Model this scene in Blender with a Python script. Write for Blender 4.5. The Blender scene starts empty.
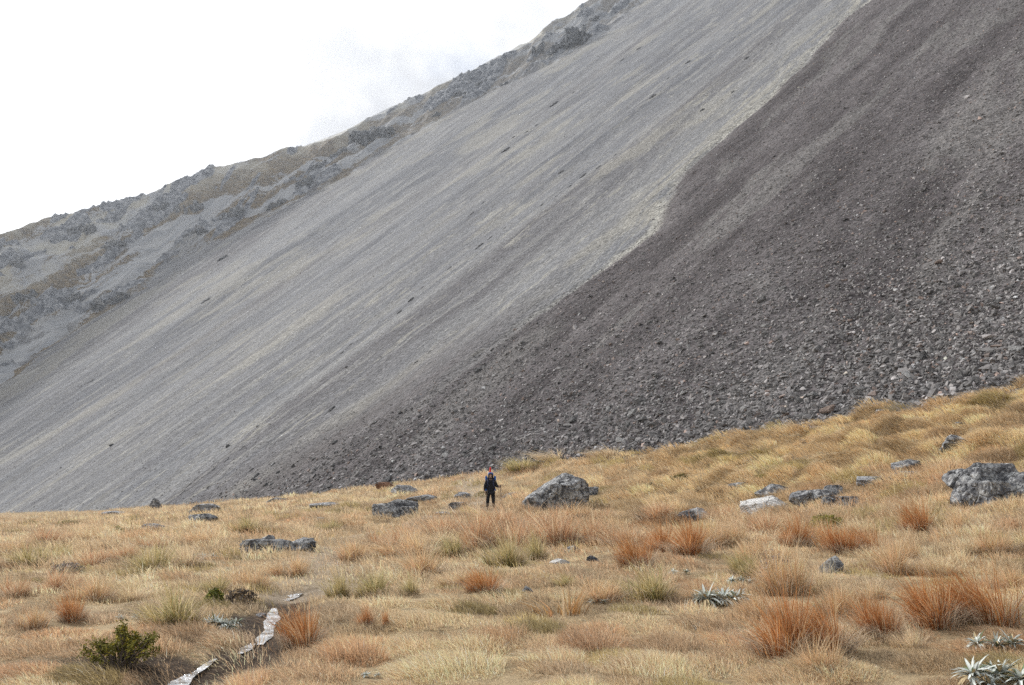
import bpy, bmesh, math, time
import numpy as np
from mathutils import Vector, Matrix, Euler

T0 = time.time()
HAZE = 0.00022
rng = np.random.default_rng(11)
scene = bpy.context.scene
COL = scene.collection
R = math.radians

# ------------------------------------------------------------------ camera
FOC, PITCH, EYE = 796.0, R(9.3), 1.6
cam = bpy.data.cameras.new('camera')
cam.sensor_width = 36.0
cam.lens = FOC / 1024 * 36.0
cam.clip_start, cam.clip_end = 0.1, 9000
co = bpy.data.objects.new('camera', cam)
co.location = (0, 0, EYE)
co.rotation_euler = (R(90) + PITCH, 0, 0)
COL.objects.link(co)
scene.camera = co
CAM = np.array([0, 0, EYE])


def ray(u, v):
    cx = (u - 512) / FOC
    cz = (342.5 - v) / FOC
    return np.array([cx, np.cos(PITCH) - cz * np.sin(PITCH), np.sin(PITCH) + cz * np.cos(PITCH)])


def proj(x, y, z):
    z = z - EYE
    Y = y * np.cos(PITCH) + z * np.sin(PITCH)
    Z = -y * np.sin(PITCH) + z * np.cos(PITCH)
    Ys = np.where(Y > 0.05, Y, 0.05)
    return np.where(Y > 0.05, 512 + FOC * x / Ys, -9999), np.where(Y > 0.05, 342.5 - FOC * Z / Ys, -9999)


# ------------------------------------------------------------------ noise
_perm = np.random.default_rng(5).permutation(256)
_perm = np.concatenate([_perm, _perm, _perm])
_g = np.random.default_rng(6).normal(size=(256, 3))
_g /= np.linalg.norm(_g, axis=1)[:, None]


def perlin(x, y, z=0.0):
    x, y, z = np.broadcast_arrays(np.asarray(x, float), np.asarray(y, float), np.asarray(z, float))
    xi, yi, zi = np.floor(x).astype(int), np.floor(y).astype(int), np.floor(z).astype(int)
    xf, yf, zf = x - xi, y - yi, z - zi
    f = lambda t: t * t * t * (t * (t * 6 - 15) + 10)
    u, v, w = f(xf), f(yf), f(zf)
    out = 0
    for dx in (0, 1):
        for dy in (0, 1):
            for dz in (0, 1):
                h = _perm[_perm[_perm[(xi + dx) & 255] + ((yi + dy) & 255)] + ((zi + dz) & 255)]
                g = _g[h]
                d = g[..., 0] * (xf - dx) + g[..., 1] * (yf - dy) + g[..., 2] * (zf - dz)
                out = out + d * (u if dx else 1 - u) * (v if dy else 1 - v) * (w if dz else 1 - w)
    return out * 1.6


def fbm(x, y, z=0.0, o=4, g=0.5):
    s, a = 0, 1.0
    for i in range(o):
        s = s + a * perlin(x * 2 ** i + 17.3 * i, y * 2 ** i - 9.1 * i, z * 2 ** i if np.ndim(z) or z else 3.7 * i)
        a *= g
    return s


def sstep(a, b, x):
    t = np.clip((x - a) / (b - a), 0, 1)
    return t * t * (3 - 2 * t)


# ------------------------------------------------------------------ the mountain as a height field
AZ = R(49)
FH = np.array([np.sin(AZ), np.cos(AZ)])
CO = np.array([-FH[1], FH[0]])
_d = ray(490, 472)
P0 = CAM + _d / _d[1] * 58
A1, RAD = 120.0, 500.0
S0, S1, LL = np.tan(R(37)), np.tan(R(41)), 90.0
CE = P0[:2] + CO * A1 - FH * RAD


def zprof(h):
    hh = np.maximum(h, 0)
    return P0[2] + S0 * h + (S1 - S0) * np.where(h > 0, hh - LL * (1 - np.exp(-hh / LL)), 0)


def inv(x, y):                                   # plan position -> (along the foot, up the fall line)
    dx, dy = x - P0[0], y - P0[1]
    a = dx * CO[0] + dy * CO[1]
    h = dx * FH[0] + dy * FH[1]
    ex, ey = x - CE[0], y - CE[1]
    r = np.hypot(ex, ey)
    ang = np.arctan2(ex * CO[0] + ey * CO[1], ex * FH[0] + ey * FH[1])
    arc = a > A1
    return np.where(arc, A1 + RAD * ang, a), np.where(arc, r - RAD, h)


def fwd(a, h):
    ang = np.maximum(a - A1, 0) / RAD
    rad = RAD + h
    ax = np.where(a > A1, A1 + rad * np.sin(ang), a)
    hx = np.where(a > A1, rad * np.cos(ang) - RAD, h)
    return P0[0] + ax * CO[0] + hx * FH[0], P0[1] + ax * CO[1] + hx * FH[1]


EH = [-30, 20, 41.1, 59.8, 70.3, 85.4, 99.5, 113.7, 137.5, 159.6, 175.5, 192.0, 214.3, 240.7, 263.3, 287.1, 298.4, 321.3, 365.4, 600, 900]
EA = [272, 277, 285.4, 294.1, 295.7, 296.8, 297.8, 297.4, 294.3, 287.1, 278.5, 269.7, 264.0, 254.4, 246.5, 238.3, 224.2, 214.9, 212.2, 204, 200]
WH = [29.2, 70.4, 83.3, 97.3, 115.7, 129.2, 138.4, 150.5, 161.2, 174.8, 190.8, 218.2, 234.4, 257.1, 287.2, 316.5, 366.4, 411.9, 528.1]
WV = [50.0, 45.3, 43.8, 42.2, 40.1, 38.6, 37.3, 35.6, 34.4, 33.2, 31.8, 30.8, 30.6, 30.3, 29.9, 29.2, 28.1, 28.0, 28.0]
WR = [59.0, 50.1, 48.4, 43.9, 38.9, 34.4, 33.6, 34.0, 32.2, 27.5, 24.8, 16.5, 17.2, 15.2, 15.0, 15.8, 19.9, 20.3, 23.1]
BH = [-8, -3, -1.2, 2.3, 6.3, 11, 18.8, 27, 32.4, 39.3, 48.1, 58.5, 72.6, 89.2, 117.8, 124.6, 300]
BA = [36, 31, 29.4, 28.1, 25.3, 21.5, 21.2, 18.4, 17, 15.6, 19.5, 23.9, 23.8, 23.5, 27, 23.3, 22]
RO = [0.0]


def mountain(a, h):
    """z, signed distance into the dark scree, distance past the scree edge into the ridge"""
    dd = np.interp(h, BH, BA) - a + (1.1 * perlin(a / 7, h / 9, 4.4) + 1.3 * perlin(a / 16, h / 22, 6.4)) * sstep(8, 40, h)
    da = a - np.interp(h, EH, EA) - 5 * fbm(a / 30, h / 26, 2.2, 3)
    W = np.interp(h, WH, WV)
    rise = np.interp(h, WH, WR)
    t = da / W
    tt = np.clip(t, 0, 1)
    prof = rise * np.where(rise > 0, 0.75 * tt + 0.25 * tt * tt, tt ** 1.6) - 0.85 * np.maximum(da - W, 0)
    rg = sstep(-6, 10, da)
    z = zprof(h) + np.where(da > 0, prof, 0)
    # gullies and ledges of the rocky spur
    rid = 1 - np.abs(fbm(a / 13, h / 60, 1.1, 4)) * 2
    st = np.abs(perlin(a / 7.5 + .4 * perlin(h / 20, a / 20, .5), h / 60, 8.1))
    cm = sstep(.13, .30, fbm(a / 8, h / 34, 21.5, 3) + .12 * fbm(a / 2.5, h / 3.0, 11.5, 2)) * sstep(-1, 5, da) * (1 - .6 * sstep(.85, 1.1, t))
    blk = np.abs(fbm(a / 3.2, h / 4.2, 9.5, 4, .6))
    z = z + rg * (1 - .55 * sstep(.8, 1.1, t)) * (2.8 * (rid - 0.5) + 3.2 * (st - .3) + .8 * fbm(a / 5, h / 9, 5.5, 3))
    z = z + cm * (.6 + 2.9 * blk)
    # scree: shallow channels down the fall line, raised lobe of the dark debris
    sc = 1 - rg
    z = z + sc * (0.30 * perlin(a / 5, h / 60, .3) + 1.0 * perlin(a / 17, h / 150, .7) + 1.3 * perlin(a / 31, h / 220, 3.7) * sstep(10, 50, h) + 0.03 * perlin(a / 1.3, h / 14, .9)) * sstep(-4, 12, h)
    z = z + sc * (0.55 * sstep(-.5, 2.2, dd) * np.exp(-np.maximum(dd, 0) / 14) - 0.35 * np.exp(-((dd + .8) / .9) ** 2)) * sstep(4, 18, h)
    z = z + sc * 0.22 * fbm(a / 2.1, h / 2.1, 2.9, 3) * np.where(dd > 0, 1.0, .35)
    return z, dd, da, cm


# ------------------------------------------------------------------ the valley floor: thin plate through levelled points
FA = [-140, -60, -32.6, -16.6, 0, 16.4, 44, 75, 130, 200, 400]
FHH = [7, 6.5, 5.3, 2.3, 0, -2.0, -4.5, -6.7, -9.7, -11, -11]
_pts = []
for a_, h_ in zip(FA[:-2], FHH[:-2]):
    x_, y_ = fwd(np.array(a_, float), np.array(h_, float))
    _pts.append((float(x_), float(y_), float(zprof(np.array(h_)))))
for u_, v_, y_ in [(490, 507, 38), (985, 503, 20), (985, 600, 9.2), (765, 512, 27.5), (555, 508, 34.5), (0, 600, 10), (0, 556, 20),
                   (0, 540, 31), (0, 526, 66), (200, 540, 25), (200, 520, 45), (512, 685, 5.9), (0, 685, 5.9), (1024, 685, 5.8),
                   (512, 570, 13.3), (700, 560, 14.6), (860, 470, 30), (700, 480, 37)]:
    d_ = ray(u_, v_)
    q_ = CAM + d_ / d_[1] * y_
    _pts.append(tuple(q_))
_pts += [(0, 0, 0), (-15, -20, -.3), (15, -20, .5), (60, 0, 7), (-80, 20, -3.2), (-150, 100, -9), (60, -40, 5), (0, -90, -1), (-100, -60, -5), (-3, 3, 0), (3, 3, 0.05)]
_pts = np.array(_pts)


def _phi(r2):
    return np.where(r2 > 1e-9, 0.5 * r2 * np.log(np.maximum(r2, 1e-9)), 0)


_n = len(_pts)
_K = _phi(((_pts[:, None, :2] - _pts[None, :, :2]) ** 2).sum(-1)) + np.eye(_n) * 8.0
_Pm = np.c_[np.ones(_n), _pts[:, :2]]
_A = np.block([[_K, _Pm], [_Pm.T, np.zeros((3, 3))]])
_w = np.linalg.solve(_A, np.r_[_pts[:, 2], 0, 0, 0])

# the trickle and the path, as plan lines
STREAM_PX = [(168, 694), (190, 676), (214, 662), (240, 655), (252, 644), (266, 634), (269, 620), (274, 611), (287, 600), (298, 592), (306, 585)]
PATH_PX = [(300, 590), (318, 572), (322, 556), (345, 543), (372, 533), (402, 528), (425, 522), (447, 512), (462, 505), (478, 507), (492, 509), (478, 499), (468, 489), (466, 480)]


def ground_base(x, y):
    sh = np.shape(x)
    x, y = np.ravel(np.asarray(x, float)), np.ravel(np.asarray(y, float))
    r = np.hypot(x, y)
    k = np.minimum(1, 165 / np.maximum(r, 1))
    X, Y = x * k, y * k
    z = np.empty_like(X)
    for i in range(0, len(X), 60000):
        s = slice(i, i + 60000)
        r2 = (X[s, None] - _pts[None, :, 0]) ** 2 + (Y[s, None] - _pts[None, :, 1]) ** 2
        z[s] = _phi(r2) @ _w[:_n] + _w[_n] + _w[_n + 1] * X[s] + _w[_n + 2] * Y[s]
    z = z - 0.03 * np.maximum(r - 165, 0)
    a, h = inv(x, y)
    hf = np.interp(a, FA, FHH)
    lim = zprof(h) - 0.25 - 0.5 * (h - hf - 2.5)
    z = np.where(h > hf + 2.5, np.minimum(z, lim), z)
    return z.reshape(sh)


def hummock(x, y):
    r = np.hypot(x, y)
    s = sstep(3, 30, r)
    right = sstep(-6, 14, x) * sstep(18, 34, y)
    b = 0.05 + 0.10 * s + 0.10 * right
    z = b * perlin(x / 1.5, y / 2.0, .2) + (0.05 + .14 * s) * perlin(x / 4.6, y / 4.1, 1.2) + 0.38 * right * perlin(x / 5.5, y / 6.0, 6.2) + .16 * right * perlin(x / 2.6, y / 2.4, 3.2)
    return z + 0.02 * perlin(x / .35, y / .35, .8)


def march(u, v, fn, tmax=500.0, st=0.02):
    d = ray(u, v)
    t = np.concatenate([np.arange(3, 60, st), np.arange(60, tmax, st * 5)])
    P = CAM + d * t[:, None]
    g = P[:, 2] - fn(P[:, 0], P[:, 1])
    i = np.where(g < 0)[0]
    return P[i[0]] if len(i) else P[-1]


def line_dist(x, y, L):
    best = np.full(np.shape(x), 1e9)
    for (ax, ay), (bx, by) in zip(L[:-1], L[1:]):
        vx, vy = bx - ax, by - ay
        t = np.clip(((x - ax) * vx + (y - ay) * vy) / (vx * vx + vy * vy), 0, 1)
        best = np.minimum(best, np.hypot(x - ax - t * vx, y - ay - t * vy))
    return best


STREAM = [tuple(march(u, v, ground_base, 100)[:2]) for u, v in STREAM_PX]
PATH = [tuple(march(u, v, ground_base, 140)[:2]) for u, v in PATH_PX]


def ground(x, y):
    z = ground_base(x, y) + hummock(x, y)
    near = (np.hypot(x, y) < 30)
    if np.any(near):
        ds = line_dist(x, y, STREAM)
        z = z - 0.10 * np.exp(-(ds / .35) ** 2)
    return z


def at(u, v):
    return march(u, v, ground, 200)


def mtn_xy(x, y):
    a, h = inv(x, y)
    return mountain(a, h)[0]


def on_mtn(u, v):
    return march(u, v, mtn_xy, 1100, .1)


# ------------------------------------------------------------------ object helpers
def tag(o, label=None, cat=None, group=None, kind=None):
    if label: o['label'] = label
    if cat: o['category'] = cat
    if group: o['group'] = group
    if kind: o['kind'] = kind
    return o


def link(name, me, parent=None, mat=None):
    o = bpy.data.objects.new(name, me)
    COL.objects.link(o)
    if parent is not None: o.parent = parent
    if mat is not None and me is not None:
        me.materials.clear()
        me.materials.append(mat)
    return o


def np_mesh(name, verts, faces_list, smooth=False, attrs=None):
    """faces_list: list of (n,k) index arrays"""
    me = bpy.data.meshes.new(name)
    verts = np.asarray(verts, np.float32)
    me.vertices.add(len(verts))
    me.vertices.foreach_set('co', verts.ravel())
    loops = np.concatenate([f.ravel() for f in faces_list]).astype(np.int32)
    tot = np.concatenate([np.full(len(f), f.shape[1]) for f in faces_list]).astype(np.int32)
    start = np.concatenate([[0], np.cumsum(tot)[:-1]]).astype(np.int32)
    me.loops.add(len(loops))
    me.loops.foreach_set('vertex_index', loops)
    me.polygons.add(len(tot))
    me.polygons.foreach_set('loop_start', start)
    me.polygons.foreach_set('loop_total', tot)
    me.polygons.foreach_set('use_smooth', np.full(len(tot), bool(smooth)))
    me.update(calc_edges=True)
    for k, v in (attrs or {}).items():
        v = np.asarray(v, np.float32)
        if v.ndim == 1:
            me.attributes.new(k, 'FLOAT', 'POINT').data.foreach_set('value', v)
        else:
            c = np.ones((len(v), 4), np.float32)
            c[:, :3] = v
            me.attributes.new(k, 'FLOAT_COLOR', 'POINT').data.foreach_set('color', c.ravel())
    return me


# ------------------------------------------------------------------ node helpers
class NT:
    def __init__(self, name, rough=.9, spec=.2):
        self.m = bpy.data.materials.new(name)
        self.m.use_nodes = True
        self.t = self.m.node_tree
        self.b = self.t.nodes['Principled BSDF']
        self.b.inputs['Roughness'].default_value = rough
        self.b.inputs['Specular IOR Level'].default_value = spec
        self.out = self.t.nodes['Material Output']

    def n(self, k): return self.t.nodes.new(k)

    def put(self, sock, v):
        if hasattr(v, 'links'): self.t.links.new(v, sock)
        elif isinstance(v, (tuple, list)) and len(v) == 3 and sock.type == 'RGBA': sock.default_value = (*v, 1)
        else: sock.default_value = v

    def attr(self, name, out='Fac'):
        a = self.n('ShaderNodeAttribute'); a.attribute_name = name
        return a.outputs[out]

    def pos(self): return self.n('ShaderNodeNewGeometry').outputs['Position']

    def objco(self): return self.n('ShaderNodeTexCoord').outputs['Object']

    def xyz(self, x, y, z=0.0):
        c = self.n('ShaderNodeCombineXYZ')
        for i, v in enumerate((x, y, z)): self.put(c.inputs[i], v)
        return c.outputs[0]

    def ma(self, op, a, b=0.0, c=0.0, clamp=False):
        m = self.n('ShaderNodeMath'); m.operation = op; m.use_clamp = clamp
        for i, v in enumerate((a, b, c)): self.put(m.inputs[i], v)
        return m.outputs[0]

    def noise(self, vec, scale=1.0, detail=3.0, rough=.55, dist=0.0):
        k = self.n('ShaderNodeTexNoise')
        k.inputs['Scale'].default_value = scale; k.inputs['Detail'].default_value = detail
        k.inputs['Roughness'].default_value = rough; k.inputs['Distortion'].default_value = dist
        self.put(k.inputs['Vector'], vec)
        return k.outputs['Fac']

    def voro(self, vec, scale=1.0, feat='F1', out='Distance', rnd=1.0):
        k = self.n('ShaderNodeTexVoronoi'); k.feature = feat
        k.inputs['Scale'].default_value = scale
        k.inputs['Randomness'].default_value = rnd
        self.put(k.inputs['Vector'], vec)
        return k.outputs[out]

    def mr(self, v, a, b, c=0.0, d=1.0, smooth=True):
        k = self.n('ShaderNodeMapRange')
        k.interpolation_type = 'SMOOTHSTEP' if smooth else 'LINEAR'
        for i, x in enumerate((v, a, b, c, d)): self.put(k.inputs[i], x)
        return k.outputs[0]

    def mix(self, f, a, b, mode='MIX'):
        k = self.n('ShaderNodeMix'); k.data_type = 'RGBA'; k.blend_type = mode
        self.put(k.inputs[0], f); self.put(k.inputs[6], a); self.put(k.inputs[7], b)
        return k.outputs[2]

    def ramp(self, f, stops):
        k = self.n('ShaderNodeValToRGB')
        e = k.color_ramp.elements
        while len(e) < len(stops): e.new(.5)
        for q, (p, c) in zip(e, stops):
            q.position = p; q.color = (*c, 1) if len(c) == 3 else c
        self.put(k.inputs[0], f)
        return k.outputs[0]

    def bump(self, h, dist, strength=1.0):
        k = self.n('ShaderNodeBump')
        k.inputs['Distance'].default_value = dist; k.inputs['Strength'].default_value = strength
        self.put(k.inputs['Height'], h)
        self.t.links.new(k.outputs[0], self.b.inputs['Normal'])

    def base(self, c): self.put(self.b.inputs['Base Color'], c)


# ------------------------------------------------------------------ materials
def mat_mountain():
    N = NT('scree', .95, .12)
    a, h, dd, da = N.attr('along'), N.attr('up'), N.attr('dark'), N.attr('ridge')
    P = N.pos()
    aw = N.ma('ADD', a, N.ma('MULTIPLY', N.ma('SUBTRACT', N.noise(N.xyz(a, N.ma('MULTIPLY', h, .5)), .05, 3), .5), 16.0))
    hv = lambda k, o=0.0: N.xyz(aw, N.ma('MULTIPLY', h, k), o)
    n0 = N.noise(hv(.05, 4.0), .032, 3, .55)
    n1 = N.noise(hv(.06), .10, 4, .6, .6)
    n2 = N.noise(hv(.11, 3.0), .34, 5, .7)
    n3 = N.noise(hv(.26, 9.0), 1.1, 4, .7)
    v2 = hv(.07, 3.0)
    patch = N.noise(N.xyz(a, N.ma('MULTIPLY', h, .4), 1.0), .045, 4, .65)
    c = N.ramp(n0, [(.41, (.088, .090, .097)), (.46, (.150, .151, .157)), (.53, (.192, .187, .180)), (.59, (.105, .099, .100))])
    c = N.mix(.5, c, N.ramp(n1, [(.41, (.085, .084, .088)), (.47, (.140, .139, .141)), (.53, (.185, .181, .176)), (.60, (.112, .107, .107))]))
    c = N.mix(N.ma('MULTIPLY', N.mr(n2, .53, .62), .5), c, (.26, .25, .228))
    c = N.mix(N.ma('MULTIPLY', N.mr(n2, .46, .37), .50), c, (.105, .102, .104))
    c = N.mix(N.ma('MULTIPLY', N.mr(n3, .57, .68), .25), c, (.27, .26, .235))
    c = N.mix(N.ma('MULTIPLY', N.mr(n3, .42, .33), .28), c, (.095, .093, .095))
    c = N.mix(N.ma('MULTIPLY', N.mr(patch, .52, .62), .5), c, (.255, .237, .197))
    blot = N.noise(N.xyz(aw, N.ma('MULTIPLY', h, .30), 12.0), .30, 5, .75)
    c = N.mix(N.ma('MULTIPLY', N.mr(blot, .56, .64), N.mr(a, 190.0, 90.0, .2, .65)), c, (.285, .268, .225))
    c = N.mix(N.ma('MULTIPLY', N.mr(blot, .40, .34), .45), c, (.09, .088, .091))
    # pale fines beside the dark lobe, wider and more broken up the slope
    hw = N.mr(h, 30.0, 80.0, 3.5, 9.0)
    wob = N.ma('ADD', dd, N.ma('MULTIPLY', N.ma('SUBTRACT', N.noise(N.xyz(a, N.ma('MULTIPLY', h, .55)), .22, 5, .7), .5), hw))
    bandf = N.ma('MULTIPLY', N.mr(wob, N.mr(h, 25.0, 90.0, -9.0, -20.0), -1.0), N.mr(N.noise(hv(.12, 6.0), .42, 5, .72), .45, .56))
    up = N.mr(h, 16.0, 40.0)
    c = N.mix(N.ma('MULTIPLY', bandf, N.ma('MULTIPLY', up, .8)), c, (.27, .252, .212))
    trk = N.ma('MULTIPLY', N.mr(wob, -2.2, -1.0), N.mr(wob, .9, -.5))
    tv = N.mr(N.noise(hv(.3, 2.0), .35, 3), .40, .52, .35, 1.0)
    c = N.mix(N.ma('MULTIPLY', trk, N.ma('MULTIPLY', N.mr(h, 17.0, 31.0), N.ma('MULTIPLY', tv, .9))), c, (.335, .318, .275))
    # dark scree
    dn = N.noise(N.xyz(a, N.ma('MULTIPLY', h, .3)), .13, 5, .62)
    dk = N.ramp(dn, [(.38, (.056, .048, .047)), (.5, (.088, .077, .075)), (.62, (.124, .111, .107))])
    dk = N.mix(N.ma('MULTIPLY', N.mr(N.noise(hv(.22, 5.0), .16, 4, .65), .52, .62), .55), dk, (.16, .150, .138))
    sw = N.mr(h, 14.0, 32.0, 6.0, 1.0)
    fdk = N.mr(wob, N.ma('MULTIPLY', sw, -1.2), sw)
    fade_n = N.ma('ADD', dd, N.ma('MULTIPLY', N.ma('SUBTRACT', n1, .5), 34.0))
    fade_n = N.ma('ADD', fade_n, N.ma('MULTIPLY', N.ma('SUBTRACT', n2, .5), 16.0))
    side = N.ma('MULTIPLY', N.mr(fade_n, -22.0, 0.0), N.mr(h, 34.0, 10.0))
    fdk = N.ma('MAXIMUM', fdk, N.ma('MULTIPLY', side, .85))
    c = N.mix(fdk, c, dk)
    # single stones in random tones, their small shadows painted as speckle
    g1 = N.voro(P, 2.6, 'F1', 'Color')
    g1v = N.n('ShaderNodeSeparateColor'); N.put(g1v.inputs[0], g1)
    g2 = N.voro(P, 6.5, 'F1', 'Color')
    g2v = N.n('ShaderNodeSeparateColor'); N.put(g2v.inputs[0], g2)
    gr = N.ma('ADD', N.mr(g1v.outputs[0], 0, 1, .78, 1.2, False), N.mr(g2v.outputs[0], 0, 1, -.25, .25, False))
    gr = N.ma('MULTIPLY', gr, N.mr(N.noise(P, .9, 6, .8), .3, .7, .72, 1.25, False))
    gq = N.n('ShaderNodeCombineColor')
    for i, kk in enumerate((1.08, 1.10, 1.13)): N.put(gq.inputs[i], N.ma('MULTIPLY', gr, kk))
    c = N.mix(1.0, c, gq.outputs[0], 'MULTIPLY')
    # the rocky spur: crags, tan turf, grey chutes
    rock = N.ramp(N.noise(P, .35, 7, .72), [(.38, (.050, .056, .068)), (.5, (.135, .142, .155)), (.60, (.27, .275, .282))])
    chute = N.ramp(n2, [(.42, (.22, .228, .24)), (.58, (.32, .322, .32))])
    turf = N.ramp(N.noise(P, .5, 5, .75), [(.36, (.045, .035, .024)), (.5, (.105, .076, .040)), (.64, (.19, .138, .07))])
    wv = N.noise(P, .08, 3)
    s1 = N.noise(N.xyz(N.ma('ADD', a, N.ma('MULTIPLY', wv, 14.0)), N.ma('MULTIPLY', h, .20), 2.0), .105, 6, .62)
    s2 = N.noise(N.xyz(N.ma('ADD', da, N.ma('MULTIPLY', wv, 9.0)), N.ma('MULTIPLY', h, .09), 7.0), .13, 6, .62)
    fine = N.noise(P, 1.1, 5, .7)
    crest = N.ma('MULTIPLY', N.mr(da, 18.0, 34.0), N.mr(N.noise(P, .06, 4), .40, .56))
    s2 = N.ma('ADD', s2, N.ma('MULTIPLY', N.ma('SUBTRACT', fine, .5), .22))
    rc = N.mix(N.ma('MULTIPLY', N.mr(s2, .47, .51), N.mr(h, 330.0, 140.0, .5, .95)), chute, turf)
    rc = N.mix(N.ma('MULTIPLY', crest, .75), rc, (.36, .34, .28))  # pale tan crest, with its backlit glow put into the colour
    ck = N.ma('ADD', N.attr('crag'), N.ma('MULTIPLY', N.ma('SUBTRACT', fine, .5), .9))
    rc = N.mix(N.mr(ck, .25, .5), rc, rock)
    daw = N.ma('ADD', da, N.ma('MULTIPLY', N.ma('SUBTRACT', s1, .5), 60.0))
    c = N.mix(N.mr(daw, -1.5, 2.5), c, rc)
    N.base(c)
    hgt = N.ma('ADD', N.voro(P, 2.2), N.ma('MULTIPLY', N.noise(P, 1.2, 6, .75), 1.4))
    hgt = N.ma('ADD', hgt, N.ma('MULTIPLY', n3, .15))
    N.bump(hgt, .30, .7)
    return N.m


def mat_ground():
    N = NT('turf_soil', .97, .1)
    P = N.pos()
    c = N.ramp(N.noise(P, 1.1, 5, .7), [(.36, (.20, .15, .09)), (.5, (.33, .25, .15)), (.64, (.43, .335, .205))])
    c = N.mix(N.mr(N.noise(P, 6.0, 4, .7), .5, .7), c, (.19, .155, .10))
    mud = N.ramp(N.noise(P, 9.0, 5, .7), [(.35, (.030, .022, .017)), (.65, (.085, .062, .045))])
    c = N.mix(N.attr('mud'), c, mud)
    dirt = N.ramp(N.noise(P, 12.0, 4, .7), [(.3, (.20, .155, .105)), (.7, (.40, .33, .25))])
    c = N.mix(N.attr('path'), c, dirt)
    c = N.mix(N.attr('rubble'), c, N.ramp(N.noise(P, 5.0, 4, .7), [(.3, (.05, .045, .045)), (.7, (.13, .12, .115))]))
    N.base(c)
    N.bump(N.ma('ADD', N.noise(P, 14.0, 5, .75), N.noise(P, 3.0, 3)), .05, .9)
    return N.m


def mat_blades(name='dry_grass', trans=.45):
    N = NT(name, .75, .15)
    c = N.attr('Col', 'Color')
    N.base(c)
    tr = N.n('ShaderNodeBsdfTranslucent')
    N.put(tr.inputs[0], c)
    mx = N.n('ShaderNodeMixShader')
    mx.inputs[0].default_value = trans
    N.t.links.new(N.b.outputs[0], mx.inputs[1]); N.t.links.new(tr.outputs[0], mx.inputs[2])
    N.t.links.new(mx.outputs[0], N.out.inputs[0])
    return N.m


def mat_rock(name, lo, mid, hi, lichen=(.42, .42, .39), amount=.5, scale=2.2):
    N = NT(name, .9, .25)
    P = N.objco()
    oi = N.n('ShaderNodeObjectInfo').outputs['Random']
    va = N.n('ShaderNodeVectorMath'); va.operation = 'ADD'
    N.put(va.inputs[0], P); N.put(va.inputs[1], N.xyz(N.ma('MULTIPLY', oi, 40.0), N.ma('MULTIPLY', oi, 17.0), 0.0))
    P = va.outputs[0]
    c = N.ramp(N.noise(P, scale, 7, .72), [(.38, lo), (.5, mid), (.62, hi)])
    c = N.mix(N.ma('MULTIPLY', N.mr(N.noise(P, scale * 2.0, 7, .75), .48, .55), amount), c, lichen)
    c = N.mix(N.mr(N.noise(P, scale * 4.0, 4, .7), .61, .66), c, tuple(min(.62, q * 1.5) for q in lichen))
    crack = N.voro(P, scale * 1.1, 'DISTANCE_TO_EDGE')
    c = N.mix(N.mr(crack, .03, .0, 0, .6), c, tuple(q * .6 for q in lo))
    N.base(c)
    hgt = N.ma('ADD', N.noise(P, scale * 2.5, 8, .78), N.ma('MULTIPLY', N.mr(crack, 0, .07), .4))
    N.bump(hgt, .16 / scale * 2.2, 1.0)
    return N.m


def mat_plain(name, col, rough=.8, spec=.3, var=.25, scale=20.0):
    N = NT(name, rough, spec)
    lo = tuple(q * (1 - var) for q in col); hi = tuple(min(1, q * (1 + var)) for q in col)
    N.base(N.ramp(N.noise(N.objco(), scale, 3), [(.3, lo), (.7, hi)]))
    return N.m


def mat_stone_attr():
    N = NT('scree_stone', .92, .2)
    P = N.pos()
    c = N.mix(N.mr(N.noise(P, 7.0, 5, .7), .35, .7, 0, .6), N.attr('Col', 'Color'), (.24, .235, .225))
    N.base(c)
    N.bump(N.noise(P, 9.0, 5, .7), .03, .8)
    return N.m


M_MTN, M_GND, M_BLD, M_STONE = mat_mountain(), mat_ground(), mat_blades(), mat_stone_attr()
M_ROCK = mat_rock('lichen_rock', (.085, .086, .092), (.19, .19, .197), (.33, .33, .33), (.55, .55, .53), .6, 2.2)
M_DARK = mat_rock('dark_rock', (.055, .056, .063), (.13, .132, .14), (.25, .25, .255), (.50, .50, .48), .6, 2.2)
M_PALE = mat_rock('pale_rock', (.42, .40, .37), (.64, .62, .58), (.78, .76, .73), (.80, .78, .75), .6)
M_FLAT = mat_rock('flat_grey_rock', (.13, .13, .137), (.25, .25, .257), (.38, .38, .38), (.52, .52, .51), .5)
M_RUST = mat_rock('rust_rock', (.09, .045, .025), (.19, .085, .04), (.27, .14, .08), (.25, .2, .15), .3)
M_CRAG = mat_rock('crag_rock', (.065, .072, .084), (.125, .134, .148), (.22, .228, .24), (.30, .29, .26), .35, .30)  # distance haze put into the rock colour as a lighter blue-grey

# ------------------------------------------------------------------ mountain mesh
avals = np.concatenate([np.linspace(-420, -75, 30)[:-1], np.linspace(-75, 60, 480)[:-1], np.linspace(60, 150, 210)[:-1],
                        np.linspace(150, 205, 90)[:-1], np.linspace(205, 372, 480)[:-1], np.linspace(372, 600, 50)])
hvals = np.concatenate([np.linspace(-24, 12, 130)[:-1], np.linspace(12, 60, 150)[:-1], np.linspace(60, 150, 170)[:-1],
                        np.linspace(150, 420, 330)[:-1], np.linspace(420, 760, 60)])
Ag, Hg = np.meshgrid(avals, hvals, indexing='ij')
Zg, DDg, DAg, CMg = mountain(Ag, Hg)
Xg, Yg = fwd(Ag, Hg)
Zg = np.where(Ag > 372, np.maximum(Zg, -60), Zg)
na, nh = Ag.shape


def grid_faces(n, m):
    i = np.arange(n * m).reshape(n, m)
    return np.stack([i[:-1, :-1], i[1:, :-1], i[1:, 1:], i[:-1, 1:]], -1).reshape(-1, 4)


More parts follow.
